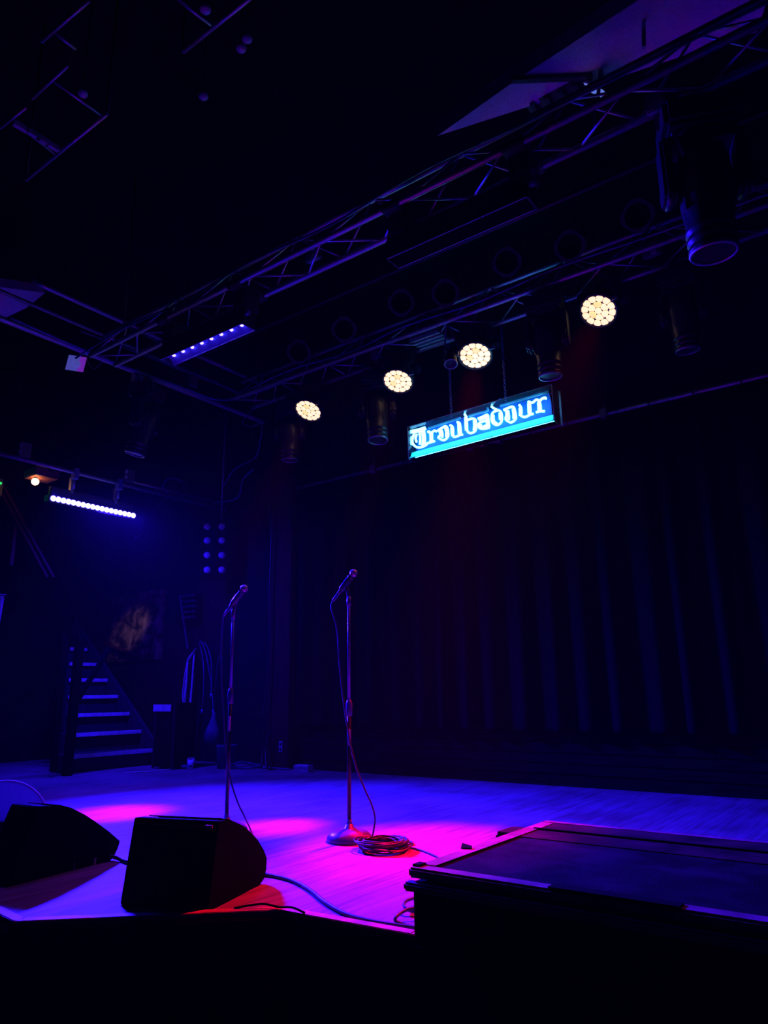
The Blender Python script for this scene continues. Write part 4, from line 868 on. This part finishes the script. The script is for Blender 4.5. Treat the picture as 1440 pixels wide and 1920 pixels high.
MB().cyl((-8.74, ex0.y-.3, H1+.05), (-8.74, ex0.y-.3, 5.9), 0.012).build('drop_rod', M_fix, ex)
cl0, cl1 = onX(7, 1118, -7.9), onX(-20, 1172, -7.9)
hc = thing('hanging_banner', (-7.9, cl0.y-.2, 1.5), 'blue lit cloth strip at the very left edge', 'cloth')
m = MB(); rows = []
for z in (onX(3, 1172, -7.9).z, onX(5, 1145, -7.9).z, onX(8, 1118, -7.9).z):
    rows.append([m.bm.verts.new((-7.9+0.03*math.sin(k*1.3), cl0.y-.02-k*.05+(z-1.4)*.05, z)) for k in range(9)])
for a, b in zip(rows[:-1], rows[1:]):
    for k in range(8): m.bm.faces.new((a[k], a[k+1], b[k+1], b[k])).smooth = True
m.build('cloth', M_pale, hc)
MB().cyl((-7.9, cl0.y+.02, cl0.z+.01), (-7.9, cl0.y-.6, cl0.z+.01), 0.012).build('rod', M_fix, hc)
MB().cyl((-7.9, cl0.y-.3, cl0.z), (-7.9, cl0.y-.3, 3.55), 0.008).build('hanging_cord', M_fix, hc)

# ================================================================== pipe frames under the near ceiling
def bar_frame(bars, label, zc):
    root = thing('ceiling_frame', (sum(onz(*b[0], zc).x for b in bars)/len(bars), 2.0, zc), label, 'frame', 'pipe frames under the near ceiling')
    for a, b, r_ in bars: MB().cyl(onz(*a, zc), onz(*b, zc), r_, seg=8).build('bar', M_alu, root)
    q = onz(*bars[0][0], zc); MB().cyl(q, Vector((q.x, q.y, 5.9)), 0.012, seg=6).build('drop_rod', M_fix, root)
    q = onz(*bars[0][1], zc); MB().cyl(q, Vector((q.x, q.y, 5.9)), 0.012, seg=6).build('drop_rod', M_fix, root)
    return root
bar_frame([((343, 97), (520, -45), 0.014), ((335, 0), (396, 47), 0.011), ((280, -45), (396, 47), 0.009)], 'purple lit pipe frame at top of photo, right of the other frame', 4.5)
fr = bar_frame([((201, 213), (48, 338), 0.013), ((97, 150), (190, 216), 0.010), ((103, 62), (142, 92), 0.010), ((168, 0), (78, 78), 0.011), ((128, 122), (60, 185), 0.011), ((0, 240), (50, 200), 0.011), ((18, 222), (105, 290), 0.008)], 'dim pipe frame with label blocks at upper left corner', 4.5)
for px, py in ((38, 237), (64, 252), (80, 262), (99, 274)):
    q = onz(px, py, 4.5); MB().box(q, (0.03, 0.085, 0.035)).build('block', M_pale, fr)
for i, (px, py) in enumerate(((385, 17), (452, 90), (463, 72), (381, 180), (155, 175))):
    q = onz(px, py, 4.9)
    k = thing('round_fixture', q, ['small round ceiling fixture beside upper right pipe frame bar', 'lower of two small round fixtures close together near the top', 'upper of two small round fixtures close together near the top', 'lone small round fixture below the upper pipe frame', 'small round fixture right of the dim upper left frame'][i], 'fixture', 'small round fixtures near the ceiling')
    MB().sphere(q, 0.035, (1, 1, 0.8)).build('globe', M_pale, k); MB().cyl(q+Vector((0, 0, .02)), Vector((q.x, q.y, 5.9)), 0.006, seg=6).build('rod', M_fix, k)
# rods by the right end of the front truss
pipe('drop_rod', [onY(1207, 5, 3.6), onY(1207, 90, 3.6)], 0.012, 'short upright rod above right end of front truss', m=M_alu, smooth=1)
pipe('safety_rod', [onY(1245, 218, 3.5), onY(1283, 292, 3.5)], 0.012, 'slanting steel rod beside the large near moving head', m=M_alu, smooth=1)
r = thing('junction_plate', onY(1228, 195, 3.55), 'blue lit steel plate at right end of front truss', 'plate')
MB().box(onY(1228, 192, 3.55), (0.10, 0.04, 0.12)).build('plate', M_pipe, r, bevel=0.008); MB().box(onY(1245, 228, 3.55), (0.09, 0.04, 0.11)).build('lower_plate', M_pipe, r, bevel=0.008)
